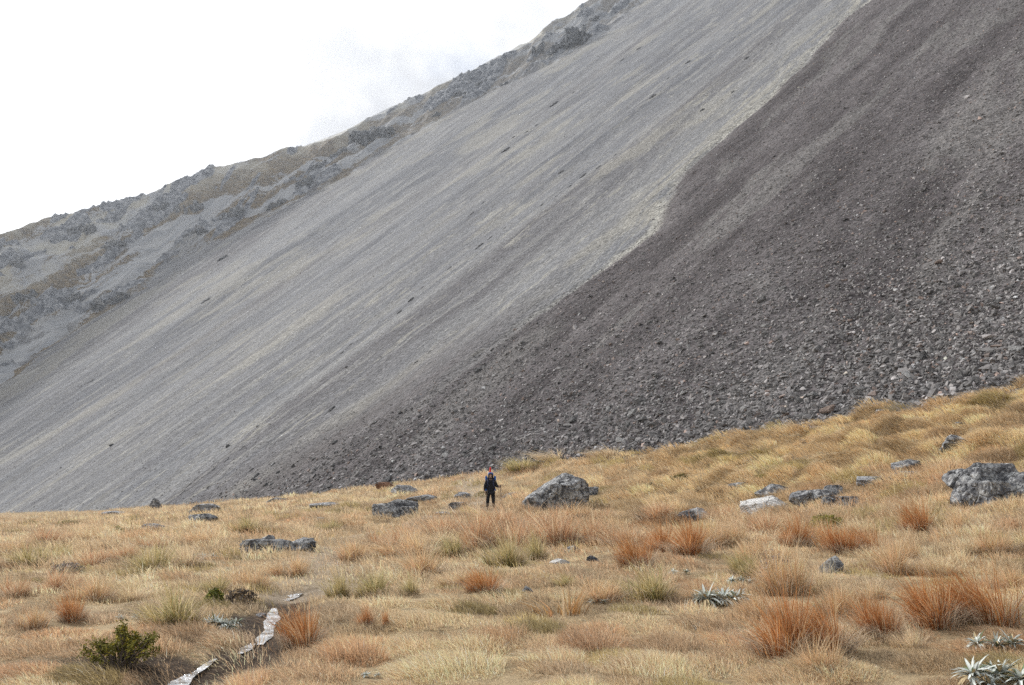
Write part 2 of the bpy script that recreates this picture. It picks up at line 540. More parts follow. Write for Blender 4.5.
gf = grid_faces(na, nh)[:, ::-1]
mtn = link('mountain', np_mesh('mountain', np.stack([Xg, Yg, Zg], -1).reshape(-1, 3), [gf], True,
                               {'along': Ag.ravel(), 'up': Hg.ravel(), 'dark': DDg.ravel(), 'ridge': DAg.ravel(), 'crag': CMg.ravel()}), None, M_MTN)
tag(mtn, kind='structure')

# ------------------------------------------------------------------ ground sheet
az = np.concatenate([np.linspace(-180, -46, 60)[:-1], np.linspace(-46, 46, 520)[:-1], np.linspace(46, 180, 60)])
rr = np.concatenate([[0.0, .8], np.geomspace(1.6, 170, 420), np.geomspace(180, 900, 16)])
AZg, RRg = np.meshgrid(R(1) * az, rr, indexing='ij')
gx, gy = RRg * np.sin(AZg), RRg * np.cos(AZg)
gz = ground(gx, gy)
ds, dp = line_dist(gx, gy, STREAM), line_dist(gx, gy, PATH)
ga, gh = inv(gx, gy)
gfoot = gh - np.interp(ga, FA, FHH)
mudn = fbm(gx * 1.3, gy * 1.3, .4, 3)
MUD2 = at(165, 672)
d2 = np.hypot((gx - MUD2[0]) / 1.25, (gy - MUD2[1]) / .35)
mud = np.maximum(sstep(.52, .2, ds + .25 * mudn), sstep(1.1, .6, d2 + .3 * mudn))
pth = sstep(.95, .3, dp + .5 * mudn) * .85
rub = sstep(-1.6, .4, gfoot + 1.3 * perlin(gx / 2.3, gy / 2.3, 7.7))
gnd = link('ground', np_mesh('ground', np.stack([gx, gy, gz], -1).reshape(-1, 3), [grid_faces(len(az), len(rr))[:, ::-1]], True,
                             {'mud': mud.ravel(), 'path': pth.ravel(), 'rubble': rub.ravel()}), None, M_GND)
tag(gnd, kind='structure')

# ------------------------------------------------------------------ blades
def blade_geo(P, L, w, lean, yaw, col, tipcol, seg=3):
    n = len(P)
    ts = np.array([0, .4, .75, 1.0]) if seg == 3 else np.array([0, .55, 1.0])
    m = np.hypot(lean[:, 0], lean[:, 1])
    k = len(ts)
    nv = 2 * (k - 1) + 1
    V = np.empty((n, nv, 3), np.float32)
    Cc = np.empty((n, nv, 3), np.float32)
    wx, wy = np.cos(yaw) * .5, np.sin(yaw) * .5
    for i, t in enumerate(ts):
        cx = P[:, 0] + lean[:, 0] * L * t ** 1.7
        cy = P[:, 1] + lean[:, 1] * L * t ** 1.7
        cz = P[:, 2] + L * t * (1 - .42 * np.minimum(m, 1.5) * t)
        c = col + (tipcol - col) * t
        if i < k - 1:
            ww = w * (1 - t ** 1.6)
            V[:, 2 * i] = np.stack([cx - wx * ww, cy - wy * ww, cz], -1)
            V[:, 2 * i + 1] = np.stack([cx + wx * ww, cy + wy * ww, cz], -1)
            Cc[:, 2 * i] = c; Cc[:, 2 * i + 1] = c
        else:
            V[:, nv - 1] = np.stack([cx, cy, cz], -1); Cc[:, nv - 1] = c
    b = (np.arange(n) * nv)[:, None]
    q = np.concatenate([b + np.array([2 * i, 2 * i + 1, 2 * i + 3, 2 * i + 2]) for i in range(k - 2)], 0)
    t = b + np.array([nv - 3, nv - 2, nv - 1])
    return V.reshape(-1, 3), Cc.reshape(-1, 3), q, t


def join_geo(parts):
    V, C, Q, Tt, off = [], [], [], [], 0
    for v, c, q, t in parts:
        V.append(v); C.append(c); Q.append(q + off); Tt.append(t + off); off += len(v)
    return np.concatenate(V), np.concatenate(C), np.concatenate(Q), np.concatenate(Tt)


# ------------------------------------------------------------------ rocks
_ico = {}


def ico(sub):
    if sub not in _ico:
        bm = bmesh.new()
        bmesh.ops.create_icosphere(bm, subdivisions=sub, radius=1)
        v = np.array([q.co[:] for q in bm.verts])
        f = np.array([[w.index for w in p.verts] for p in bm.faces])
        bm.free()
        _ico[sub] = (v, f)
    return _ico[sub]


def rock_verts(seed, sub=4, nplanes=13, rough=.06, size=(1, 1, 1), planes=None, soft=55.0, layer=0.0):
    """a boulder: cut by facet planes, edges a little worn, surface broken by noise and bedding"""
    g = np.random.default_rng(seed)
    v, f = ico(sub)
    d = v / np.linalg.norm(v, axis=1)[:, None]
    pl = []
    for i in range(nplanes):
        n = g.normal(size=3); n /= np.linalg.norm(n)
        pl.append((n, g.uniform(.62, .98)))
    for ax in np.eye(3):
        pl.append((ax, 1.0)); pl.append((-ax, 1.0))
    if planes:
        pl = [(np.array(n, float) / np.linalg.norm(n), dist) for n, dist in planes] + ([] if nplanes == 0 else pl[:nplanes])
    acc = 0
    for n, dist in pl:
        c = np.maximum(d @ n, 1e-4)
        acc = acc + (c / dist) ** soft
    r = acc ** (-1 / soft)
    p = d * r[:, None]
    o = g.uniform(0, 50, 3)
    nz = fbm(p[:, 0] * 2.1 + o[0], p[:, 1] * 2.1 + o[1], p[:, 2] * 2.1 + o[2], 5, .6)
    rg = np.abs(perlin(p[:, 0] * 3.3 + o[1], p[:, 1] * 3.3 + o[2], p[:, 2] * 3.3 + o[0]))
    p = p * (1 + rough * nz - rough * .9 * (rg < .07))[:, None]
    if layer:
        s = np.sin(p[:, 2] * 13 + 3.0 * perlin(p[:, 0] * 1.5, p[:, 1] * 1.5, o[0]))
        p[:, :2] *= (1 + layer * np.sign(s) * np.abs(s) ** .4)[:, None]
    return p * np.array(size), f


def rock_mesh(name, lobes, mat):
    """lobes: list of (verts, faces, offset, rotz)"""
    V, F, off = [], [], 0
    for v, f, o, rz in lobes:
        c, s = math.cos(rz), math.sin(rz)
        w = v @ np.array([[c, s, 0], [-s, c, 0], [0, 0, 1]]) + np.array(o)
        V.append(w); F.append(f + off); off += len(v)
    me = np_mesh(name, np.concatenate(V), [np.concatenate(F)], False)
    me.materials.append(mat)
    return me


FOOT = []          # (x, y, rx, ry, rot) footprints the grass keeps out of


def px_m(P): return (P[1] * math.cos(PITCH) + (P[2] - EYE) * math.sin(PITCH)) / FOC


def place_rock(name, u, v, wpx, hpx, mat, label, seed, cat='rock', group=None, depth=.8, sub=4, lobes=None, layer=0.0, rough=.06, planes=None, sink=.28, rz=0.0):
    P = at(u, v)
    s = px_m(P)
    sx, sz = wpx * s / 2, hpx * s / (2 - sink) * 1.22
    if mat is M_FLAT: sz *= .72
    sy = sx * depth
    yaw = -math.atan2(P[0], P[1]) + rz
    if lobes is None:
        vv, ff = rock_verts(seed, sub, 0 if planes else 12, rough, (sx, sy, sz * 1.0), planes, layer=layer)
        L = [(vv, ff, (0, 0, 0), 0)]
    else:
        L = []
        for i, (ox, oy, oz, kx, ky, kz, sd, r_) in enumerate(lobes):
            vv, ff = rock_verts(sd, sub, 12, rough, (sx * kx, sx * ky, sz * kz), layer=layer)
            L.append((vv, ff, (ox * sx, oy * sx, oz * sz), r_))
    me = rock_mesh(name, L, mat)
    o = link(name, me)
    fw = np.array([P[0], P[1]]) / np.hypot(P[0], P[1])
    cx, cy = P[0] + fw[0] * sy * .6, P[1] + fw[1] * sy * .6
    o.location = (cx, cy, float(ground(np.array(cx), np.array(cy))) * .5 + P[2] * .5 + sz * (1 - sink) * .5 * .9)
    o.rotation_euler = (0, 0, yaw)
    tag(o, label, cat, group)
    FOOT.append((cx, cy, sx * .95, sy * .95, yaw))
    return o


BIG = [((-.75, -.1, 1.0), .50), ((.55, .15, 1.0), .86), ((.05, -.55, 1.0), .80), ((1, -.1, .05), .97), ((-.9, -.6, -.35), .86), ((.2, -1, -.35), .72),
       ((.75, -1, .2), .95), ((-1, .3, .1), 1.0), ((0, 1, .1), .9), ((0, 0, -1), .9), ((-.3, .6, 1), .85), ((-.5, -1, .25), .82), ((1, .6, .4), 1.0)]
place_rock('boulder', 556, 509, 68, 44, M_ROCK, 'large wedge shaped grey boulder standing just right of the hiker', 3, 'boulder', planes=BIG, sub=6, rough=.05, depth=.8, sink=.2)
place_rock('boulder', 989, 504, 88, 48, M_ROCK, 'biggest grey layered boulder at the right edge of the grass', 8, 'boulder', sub=5, rough=.06,
           lobes=[(-.18, 0, -.25, .66, .6, .95, 21, .2), (.5, -.1, -.30, .60, .5, .85, 22, -.4), (.05, .45, .15, .74, .5, .70, 23, .1), (-.5, .5, .30, .44, .35, .52, 24, .3), (.22, -.3, -.45, .6, .4, .75, 25, .8)], layer=.02)
place_rock('rock', 956, 449, 36, 14, M_ROCK, 'low grey slab of rock in gold grass above the biggest right-hand boulder', 31, depth=.7, layer=.03)
place_rock('rock', 908, 472, 30, 13, M_DARK, 'dark rock half buried in gold grass left of the layered boulder', 32, depth=.7)
place_rock('rock', 903, 480, 28, 9, M_DARK, 'thin dark ledge of rock just below the half buried dark rock', 33, depth=.6)
place_rock('rock', 871, 485, 26, 12, M_FLAT, 'small pale grey rock in the grass right of the rock cluster', 34, depth=.7)
place_rock('rock', 773, 499, 38, 16, M_ROCK, 'rounded grey lichen rock behind the white rock', 35, depth=.7)
place_rock('boulder', 816, 504, 52, 19, M_ROCK, 'long jumbled grey boulder right of the white rock with a dark crest', 36, 'boulder', sub=4,
           lobes=[(-.5, 0, -.1, .55, .4, .7, 41, .3), (.1, .2, .1, .55, .4, .8, 42, -.2), (.6, .3, .2, .42, .3, .8, 43, .5)])
place_rock('rock', 841, 508, 36, 12, M_DARK, 'dark flat slab lying in front of the long jumbled boulder', 37, depth=.6)
place_rock('boulder', 765, 514, 48, 20, M_PALE, 'white angular rock the palest stone in the meadow', 38, 'boulder', planes=[((-.35, -.2, 1), .62), ((.9, -.1, .8), .82), ((.2, -.8, .6), .8), ((1, 0, 0), 1), ((-1, 0, 0), 1), ((0, 1, .2), .9), ((0, 0, -1), .9), ((.35, -1, -.1), .8), ((-.6, -1, .2), .9)], sub=5, depth=.8, rough=.05)
place_rock('rock', 735, 490, 22, 10, M_FLAT, 'small rock with a pale chip left of the rounded lichen rock', 39, depth=.7)
place_rock('rock', 694, 521, 42, 13, M_ROCK, 'flat grey rock between rust tussocks left of the white rock', 40, depth=.7, layer=.03)
place_rock('rock', 833, 573, 28, 17, M_DARK, 'lone dark lumpy rock in pale grass of the right foreground', 44, depth=.9)
place_rock('rock', 398, 518, 50, 19, M_ROCK, 'broad grey boulder heap beside the path left of the hiker', 45, 'boulder', sub=5,
           lobes=[(-.4, -.1, -.1, .6, .5, .75, 46, .2), (.5, .1, -.2, .5, .45, .65, 47, -.3), (.05, .4, .25, .75, .5, .75, 48, 0)])
place_rock('rock', 424, 501, 36, 10, M_FLAT, 'low flat rock just behind the broad boulder heap', 49, depth=.6)
place_rock('rock', 276, 553, 74, 17, M_ROCK, 'long low black and white lichen rock in the left grass', 50, 'boulder', sub=5,
           lobes=[(-.55, 0, -.1, .45, .35, .8, 51, .2), (.0, .1, -.05, .5, .35, .9, 52, -.2), (.6, .1, -.1, .42, .32, .8, 53, .4), (-.2, .3, .3, .25, .2, .7, 54, 0)], layer=.03)
place_rock('rock', 203, 523, 28, 12, M_DARK, 'small black rock in front of a flat grey stone on the left', 55, depth=.8)
place_rock('rock', 206, 512, 32, 12, M_FLAT, 'flat grey stone behind the small black rock on the left', 56, depth=.7)
place_rock('rock', 155, 508, 12, 10, M_DARK, 'tiny upright dark rock at the left foot of the scree', 57, depth=.8)
place_rock('rock', 111, 515, 26, 7, M_FLAT, 'low grey slab at the grass edge below the pale scree far left', 58, depth=.6)
place_rock('rock', 326, 507, 32, 6, M_FLAT, 'thin flat grey slab in the grass below the dark scree toe', 59, depth=.7)
place_rock('rock', 278, 502, 26, 6, M_FLAT, 'small flat slab by the scree left of the thin flat slab', 60, depth=.6)
place_rock('rock', 152, 530, 26, 9, M_FLAT, 'pale weathered slab sunk in the far left grass', 61, depth=.6)
place_rock('rock', 443, 515, 18, 5, M_FLAT, 'small path stone right of the broad boulder heap', 62, depth=.7)
place_rock('rock', 458, 508, 22, 8, M_FLAT, 'sloping grey stone beside the path left of the hiker boots', 63, depth=.6)
place_rock('rock', 463, 497, 20, 8, M_FLAT, 'grey stone upslope of the sloping path stone', 64, depth=.6)
place_rock('rock', 512, 498, 20, 8, M_FLAT, 'pale grey stone at the tip of the trekking pole', 65, depth=.7)
place_rock('rock', 594, 495, 12, 8, M_DARK, 'small dark rock touching the right side of the wedge boulder', 66, depth=.8)
place_rock('rock', 385, 489, 24, 7, M_RUST, 'rust brown rock at the toe of the dark scree', 67, depth=.8)
place_rock('rock', 404, 493, 32, 11, M_FLAT, 'pale slab lying beside the rust brown rock', 68, depth=.8)
place_rock('rock', 593, 562, 14, 7, M_DARK, 'small dark stone in short grass left of the green tussock', 69, depth=.8)
place_rock('rock', 573, 552, 18, 6, M_DARK, 'flat dark stone in short grass below the wedge boulder', 70, depth=.8)
place_rock('rock', 560, 564, 22, 6, M_PALE, 'flat whitish stone among short grass in the middle', 71, depth=.8)
place_rock('rock', 527, 592, 11, 6, M_DARK, 'very small dark stone above the orange spiky tussock', 72, depth=.8)
place_rock('rock', 262, 617, 12, 6, M_FLAT, 'small grey stone on the bank above the white trickle', 73, depth=.8)
place_rock('rock', 322, 521, 11, 5, M_FLAT, 'little grey stone in grass above the green dark tuft', 74, depth=.8)
place_rock('rock', 885, 447, 12, 6, M_DARK, 'small dark stone high on the gold grass slope', 75, depth=.8)
place_rock('rock', 880, 414, 11, 5, M_DARK, 'small dark stone in gold grass right below the scree edge', 76, depth=.8)
place_rock('rock', 960, 426, 12, 5, M_ROCK, 'small grey stone in the grass above the low grey slab', 77, depth=.8)
place_rock('rock', 805, 443, 10, 5, M_FLAT, 'pale small stone on the gold slope near the scree', 78, depth=.8)

# ------------------------------------------------------------------ crags on the far ridge
def crag(u, v, wpx, hpx, label, seed, lean=0.0):
    P = on_mtn(u, v)
    s = px_m(P)
    sx, sz = wpx * s / 2, hpx * s / 2
    g = np.random.default_rng(seed)
    L = []
    for i in range(9):
        k = g.uniform(.16, .34)
        vv, ff = rock_verts(seed * 10 + i, 4, 7, .16, (sx * k, sx * g.uniform(.3, .5), sz * g.uniform(.4, 1.0)), soft=60, layer=0)
        t = -.85 + 1.7 * i / 8
        L.append((vv, ff, (sx * t * .9, g.uniform(-.25, .25) * sx, sz * (t * .75 * lean + g.uniform(-.25, .2))), g.uniform(-.7, .7)))
    o = link('rock_outcrop', rock_mesh('rock_outcrop', L, M_CRAG))
    o.location = P + np.array([0, 0, -.35 * sz])
    o.rotation_euler = (0, 0, -math.atan2(P[0], P[1]))
    tag(o, label, 'rock outcrop', 'crags along the skyline ridge')


CR = [(570, 42, 44, 24, 'largest dark crag on the ridge near the top of the picture', 1.3),
      (537, 52, 14, 18, 'upright dark crag just left of the largest ridge crag', .8),
      (594, 19, 16, 8, 'small crag up the ridge right of the largest crag', 1),
      (372, 135, 46, 18, 'long dark crag band under the ridge crest above the scree', 1.3),
      (342, 152, 24, 16, 'crag at the lower left end of the long crag band', 1),
      (434, 116, 12, 7, 'small dark crag standing alone on the upper scree edge', 1),
      (457, 95, 18, 9, 'crag on the ridge flank between the lone crag and the skyline', 1.2),
      (480, 84, 14, 8, 'crag high on the ridge flank left of the small dark block', 1.2),
      (504, 84, 8, 6, 'small dark block on the scree below the ridge crags', 1),
      (304, 182, 18, 12, 'crag where the scree edge drops left of the long crag band', 1.2),
      (318, 165, 14, 9, 'crag just above the crag at the scree edge', 1.2),
      (275, 204, 20, 9, 'dark slanting crag beside the pale chute of the spur', 1.6),
      (231, 214, 24, 14, 'blue grey crag in the middle of the rocky spur', 1),
      (189, 207, 26, 20, 'big blue grey crag below the notch in the skyline', .8),
      (158, 208, 20, 14, 'crag left of the big crag below the skyline notch', .8),
      (115, 245, 26, 14, 'crag on the left spur among tan turf strips', 1),
      (82, 229, 28, 13, 'crag near the left skyline above the tan turf', 1),
      (67, 298, 24, 14, 'dark crag among tan turf low on the left spur', 1),
      (25, 296, 22, 16, 'dark crag near the left edge of the picture on the spur', 1),
      (110, 300, 34, 14, 'dark crag bordering the brown turf strip by the pale scree', 1.4),
      (196, 232, 20, 8, 'thin crag below the blue grey crags on the spur', 1.4),
      (12, 262, 18, 12, 'crag at the left edge just below the skyline', 1)]
for i, (u_, v_, w_, h_, l_, le) in enumerate(CR): crag(u_, v_, w_, h_, l_, 300 + i, le)

# ------------------------------------------------------------------ scree stones
def stone_shape(seed, flat=.45, sub=0):
    g = np.random.default_rng(seed)
    bm = bmesh.new()
    for i in range(9):
        d = g.normal(size=3); d /= np.linalg.norm(d)
        bm.verts.new(d * np.array([1, .72, flat]) * g.uniform(.85, 1.1))
    r = bmesh.ops.convex_hull(bm, input=bm.verts)
    bmesh.ops.delete(bm, geom=[e for e in r['geom_interior'] if isinstance(e, bmesh.types.BMVert)], context='VERTS')
    bm.verts.index_update()
    v = np.array([q.co[:] for q in bm.verts])
    f = np.array([[w.index for w in p.verts] for p in bm.faces])
    bm.free()
    return v, f


SH = [stone_shape(900 + i, .36 + .3 * (i % 4) / 3) for i in range(16)]

# cells of the slope weighted by the area they cover from where one looks at it
Uc, Vc = proj(Xg, Yg, Zg)
ar = np.abs((Uc[1:, :-1] - Uc[:-1, :-1]) * (Vc[:-1, 1:] - Vc[:-1, :-1]) - (Vc[1:, :-1] - Vc[:-1, :-1]) * (Uc[:-1, 1:] - Uc[:-1, :-1]))
um, vm = Uc[:-1, :-1], Vc[:-1, :-1]
inside = ((um > -420) & (um < 1500) & (vm > -260) & (vm < 560)) * np.where((um > -30) & (um < 1054) & (vm > -20), 1.0, .4)
ac, hc, ddc = Ag[:-1, :-1], Hg[:-1, :-1], DDg[:-1, :-1]
dac = DAg[:-1, :-1]
hfc = np.interp(ac, FA, FHH)
dens = np.where(ddc > -1, 1.0, .10) * (1 - .35 * sstep(40, 120, hc))
dens = np.maximum(dens, sstep(22, -4, hc) * sstep(-28, 0, ddc) * .95)
dens = np.maximum(dens, .40 * sstep(-4, 3, ddc) * sstep(12, 30, hc))
dens = dens * (dac < -4) * inside * (hc > hfc - 1.5)
wgt = (ar * dens).ravel()
cdf = np.cumsum(wgt); cdf /= cdf[-1]
st_rng = np.random.default_rng(77)


def sample_cells(n, c=None):
    c = cdf if c is None else c
    k = np.searchsorted(c, st_rng.random(n))
    i, j = np.unravel_index(np.minimum(k, len(c) - 1), ar.shape)
    fu, fv = st_rng.random(n), st_rng.random(n)
    L = lambda G: (G[i, j] * (1 - fu) * (1 - fv) + G[i + 1, j] * fu * (1 - fv) + G[i, j + 1] * (1 - fu) * fv + G[i + 1, j + 1] * fu * fv)
    return L(Xg), L(Yg), L(Zg), L(Ag), L(Hg), L(DDg)


NST = 104000
sx_, sy_, sz_, sa_, sh_, sd_ = sample_cells(NST)
dist = np.sqrt(sx_ ** 2 + sy_ ** 2 + sz_ ** 2)
foot_d = sh_ - np.interp(sa_, FA, FHH)
size = (0.074 + .062 * np.exp(-np.maximum(foot_d, 0) / 14)) * np.exp(st_rng.normal(0, .42, NST))
size = np.maximum(size, dist / FOC * .62 * np.exp(st_rng.normal(0, .25, NST)))
size = np.minimum(size, .48)
size = np.where(sd_ < -2, size * .8, size)
tone = np.exp(st_rng.normal(0, .55, NST))
stc = np.stack([.134 * tone, .125 * tone, .122 * tone], -1)
stc = np.where((st_rng.random(NST) < .06)[:, None], stc * np.array([1.4, 1.08, .92]), stc)
stc = np.where((st_rng.random(NST) < .05)[:, None], stc * 2.2, stc)
stc = np.where((sd_ < -3)[:, None] & (foot_d > 10)[:, None], stc * .9 + .05, stc)
stc = np.clip(stc, .02, .5)
fallv = np.array([FH[0] * .8, FH[1] * .8, .6])
slope_n = np.array([-FH[0] * .6, -FH[1] * .6, .8])


def rand_rot(n, tilt=.45):
    """orthonormal frames lying roughly on the slope"""
    nrm = slope_n + st_rng.normal(0, tilt, (n, 3))
    nrm /= np.linalg.norm(nrm, axis=1)[:, None]
    t = st_rng.normal(size=(n, 3))
    t -= (t * nrm).sum(1)[:, None] * nrm
    t /= np.linalg.norm(t, axis=1)[:, None]
    return np.stack([t, np.cross(nrm, t), nrm], 1)          # rows are axes


rot = rand_rot(NST)
Vs, Fs, Cs, off = [], [], [], 0
which = st_rng.integers(0, len(SH), NST)
for k, (v, f) in enumerate(SH):
    ii = np.where(which == k)[0]
    W = np.einsum('vk,nkj->nvj', v, rot[ii]) * size[ii][:, None, None]
    W += np.stack([sx_[ii], sy_[ii], sz_[ii] + size[ii] * .12], -1)[:, None, :]
    Vs.append(W.reshape(-1, 3))
    Fs.append((f[None] + (np.arange(len(ii)) * len(v))[:, None, None]).reshape(-1, 3) + off)
    Cs.append(np.repeat(stc[ii], len(v), 0))
    off += len(ii) * len(v)
rubble = link('scree_rubble', np_mesh('scree_rubble', np.concatenate(Vs), [np.concatenate(Fs)], False, {'Col': np.concatenate(Cs)}), None, M_STONE)
tag(rubble, 'grey angular rubble covering the dark lower scree', 'rubble', kind='stuff')

# the largest stones, each on its own
S_MAT = {'grey': mat_rock('grey_stone', (.06, .058, .058), (.12, .115, .113), (.21, .2, .195), (.3, .3, .28), .3, 3.0),
         'dark': mat_rock('dark_stone', (.03, .029, .03), (.06, .058, .06), (.11, .105, .105), (.2, .2, .19), .3, 3.0),
         'pale': mat_rock('pale_stone', (.2, .195, .19), (.31, .305, .295), (.42, .41, .4), (.45, .44, .42), .3, 3.0),
         'rusty': mat_rock('rusty_stone', (.10, .07, .055), (.17, .12, .095), (.25, .19, .155), (.3, .26, .22), .3, 3.0)}
S_MESH = {}
for tn, m in S_MAT.items():
    for k in range(4):
        v, f = rock_verts(700 + k + 10 * len(S_MESH), 3, 12, .06, (1, .72, [.5, .36, .62, .45][k]), soft=30)
        S_MESH[tn, k] = rock_mesh('scree_stone', [(v, f, (0, 0, 0), 0)], m)
wbig = (ar * dens * np.exp(-np.maximum(hc - hfc, 0) / 15) * (um > 0) * (um < 1020) * (vm < 520) * (vm > 250)).ravel()
cb = np.cumsum(wbig); cb /= cb[-1]
bx, by, bz, ba, bh, bd = sample_cells(235, cb)
brot = rand_rot(235, .35)
SHAPE = ['blocky', 'flat', 'chunky', 'slabby']
for i in range(235):
    tn = st_rng.choice(['grey', 'dark', 'pale', 'rusty'], p=[.52, .22, .17, .09])
    k = int(st_rng.integers(0, 4))
    o = link('scree_stone', S_MESH[tn, k])
    s = float(np.clip(.19 * np.exp(st_rng.normal(0, .38)), .12, .55)) * (1.25 if bh[i] < 6 else 1.0)
    s = max(s, 2.6 * float(np.hypot(bx[i], by[i])) / FOC)
    o.matrix_world = Matrix.Translation((bx[i], by[i], bz[i] + s * .15)) @ Matrix(brot[i].T.tolist()).to_4x4() @ Matrix.Scale(s, 4)
    u_, v_ = proj(np.array(bx[i]), np.array(by[i]), np.array(bz[i]))
    where = ('at the left toe of the dark scree' if u_ < 330 else 'on the scree left of the hiker' if u_ < 480 else 'on the scree above the wedge boulder' if u_ < 640
             else 'on the scree above the middle of the gold slope' if u_ < 800 else 'on the scree above the right-hand boulder')
    hi = 'low' if v_ > 400 - (u_ - 640) * .12 else 'higher'
    tag(o, f'{SHAPE[k]} {tn} stone {hi} {where}', 'stone', f'{tn} {SHAPE[k]} stones of the scree foot')

M_LEDGE = mat_rock('ledge_rock', (.03, .03, .032), (.062, .061, .064), (.11, .108, .11), (.16, .16, .155), .3, 1.2)
LEDGE = []
for k in range(4):
    v, f = rock_verts(860 + k, 3, 9, .16, (1, .8, .6), soft=50)
    v2, f2 = rock_verts(870 + k, 3, 9, .16, (.55, .5, .45), soft=50)
    LEDGE.append(rock_mesh('rock_ledge', [(v, f, (0, 0, 0), 0), (v2, f2, (-.9 - .15 * k, .2 - .12 * k, 0), .4)], M_LEDGE))
# dark turf and rock streaks scattered over the pale scree
CLOD_PX = [(412, 300), (398, 312), (382, 322), (425, 288), (440, 279), (452, 268), (468, 255), (480, 246), (493, 238), (508, 228), (521, 219), (470, 214), (486, 203), (540, 205), (556, 196),
           (570, 186), (583, 176), (560, 172), (545, 182), (600, 168), (615, 155), (640, 140), (655, 96), (668, 78), (690, 62), (705, 110), (720, 100), (734, 92), (770, 44), (748, 58),
           (537, 125), (524, 132), (505, 150), (512, 137), (575, 92), (556, 104), (620, 60), (640, 48), (460, 330), (445, 342), (430, 352), (415, 362), (350, 345), (338, 354), (322, 368),
           (300, 395), (285, 408), (262, 430), (240, 448), (228, 460), (215, 470), (200, 478), (190, 486), (182, 493), (260, 418), (330, 410), (365, 385), (246, 488), (232, 494), (258, 476),
           (222, 258), (205, 300), (170, 340), (91, 382)]
for i, (u_, v_) in enumerate(CLOD_PX):
    P = on_mtn(u_ + float(st_rng.uniform(-3, 3)), v_)
    s = px_m(P) * float(np.clip(2.2 * np.exp(st_rng.normal(0, .45)), 1.2, 4))
    t = np.array([FH[0] * .77, FH[1] * .77, .64]); n = np.array([-FH[0] * .64, -FH[1] * .64, .77])
    b = np.cross(n, t)
    o = link('rock_ledge', LEDGE[i % 4])
    o.matrix_world = Matrix.Translation(P) @ Matrix(np.stack([t, b, n], 1).tolist()).to_4x4() @ Matrix.Diagonal((s * float(st_rng.uniform(.9, 1.7)), s * .95, s * float(st_rng.uniform(.4, .8)), 1))
    zone = ('in the middle of the pale scree' if 280 < u_ < 530 and v_ > 190 else 'high on the pale scree under the crest' if v_ < 170 else 'low on the pale scree near the grass' if v_ > 400 else 'beside the pale track of the scree' if u_ >= 530 else 'on the left side of the pale scree')
    tag(o, f'small dark rock ledge {zone}', 'rock', 'dark ledges ' + zone)

# ------------------------------------------------------------------ tussocks and plants
STRAW, GOLD, PINK, GREY, RUST, OLIVE = map(np.array, [(.66, .505, .32), (.68, .49, .26), (.62, .42, .265), (.40, .32, .235), (.41, .175, .06), (.23, .20, .065)])
PALE = np.array((.72, .61, .44))


def tussock_mesh(seed, kind, n=420):
    g = np.random.default_rng(seed)
    nc = 9
    cr, ct = np.sqrt(g.random(nc)) * .30, g.uniform(0, 2 * np.pi, nc)
    cxy = np.stack([cr * np.cos(ct), cr * np.sin(ct)], -1)
    ch = g.uniform(.42, 1.0, nc) * (1 - .25 * cr / .3)
    q = g.integers(0, nc, n)
    loc = g.normal(0, .055, (n, 2))
    xy = cxy[q] + loc
    P = np.stack([xy[:, 0], xy[:, 1], np.full(n, -.04)], -1)
    L = ch[q] * g.uniform(.45, 1.12, n)
    sp = {'rust': .5, 'olive': .7, 'spiky': .8, 'mixed': .6, 'straw': .8, 'pink': .6}[kind]
    lean = cxy[q] / .30 * sp * .8 + loc / .055 * .22 + g.normal(0, .14, (n, 2)) + np.array([-.28, -.03]) + g.normal(0, .17, (nc, 2))[q] + (g.random(n) < .12)[:, None] * g.normal(0, .5, (n, 2))
    col = {'rust': RUST, 'olive': OLIVE, 'spiky': np.array((.40, .21, .06)), 'mixed': RUST * .5 + GOLD * .5, 'straw': STRAW, 'pink': RUST * .9 + PINK * .1}[kind]
    col = col[None] * np.exp(g.normal(0, .25, (n, 1))) * np.exp(g.normal(0, .06, (n, 3)))
    pale = g.random(n) < {'rust': .24, 'olive': .35, 'spiky': .25, 'mixed': .3, 'straw': .5, 'pink': .33}[kind]
    col = np.where(pale[:, None], STRAW[None] * np.exp(g.normal(0, .2, (n, 1))), col)
    if kind == 'olive':
        yel = g.random(n) < .3
        col = np.where(yel[:, None], np.array((.42, .30, .09))[None], col)
        col = col * np.array([.95, 1.0, .82])
    tip = col * .5 + (PALE if kind != 'rust' else np.array((.54, .28, .12))) * .5
    w = g.uniform(.006, .015, n) * {'spiky': 2.2, 'olive': 1.5}.get(kind, 1.0)
    geo = [blade_geo(P, L, w, lean, g.uniform(0, np.pi, n), np.clip(col, .01, .8), np.clip(tip, .01, .8))]
    # dead thatch at the foot
    m = n // 3
    th2 = g.uniform(0, 2 * np.pi, m); r2 = np.sqrt(g.random(m)) * .36
    P2 = np.stack([r2 * np.cos(th2), r2 * np.sin(th2), np.full(m, -.02)], -1)
    lean2 = np.stack([np.cos(th2), np.sin(th2)], -1) * g.uniform(.6, 1.4, (m, 1)) + np.array([-.2, 0])
    c2 = GREY[None] * np.exp(g.normal(0, .3, (m, 1)))
    geo.append(blade_geo(P2, g.uniform(.2, .5, m), g.uniform(.008, .015, m), lean2, g.uniform(0, np.pi, m), c2, c2 * 1.2))
    V, C, Q, T_ = join_geo(geo)
    me = np_mesh(kind + '_tussock', V, [Q, T_], False, {'Col': C})
    me.materials.append(M_BLD)
    return me


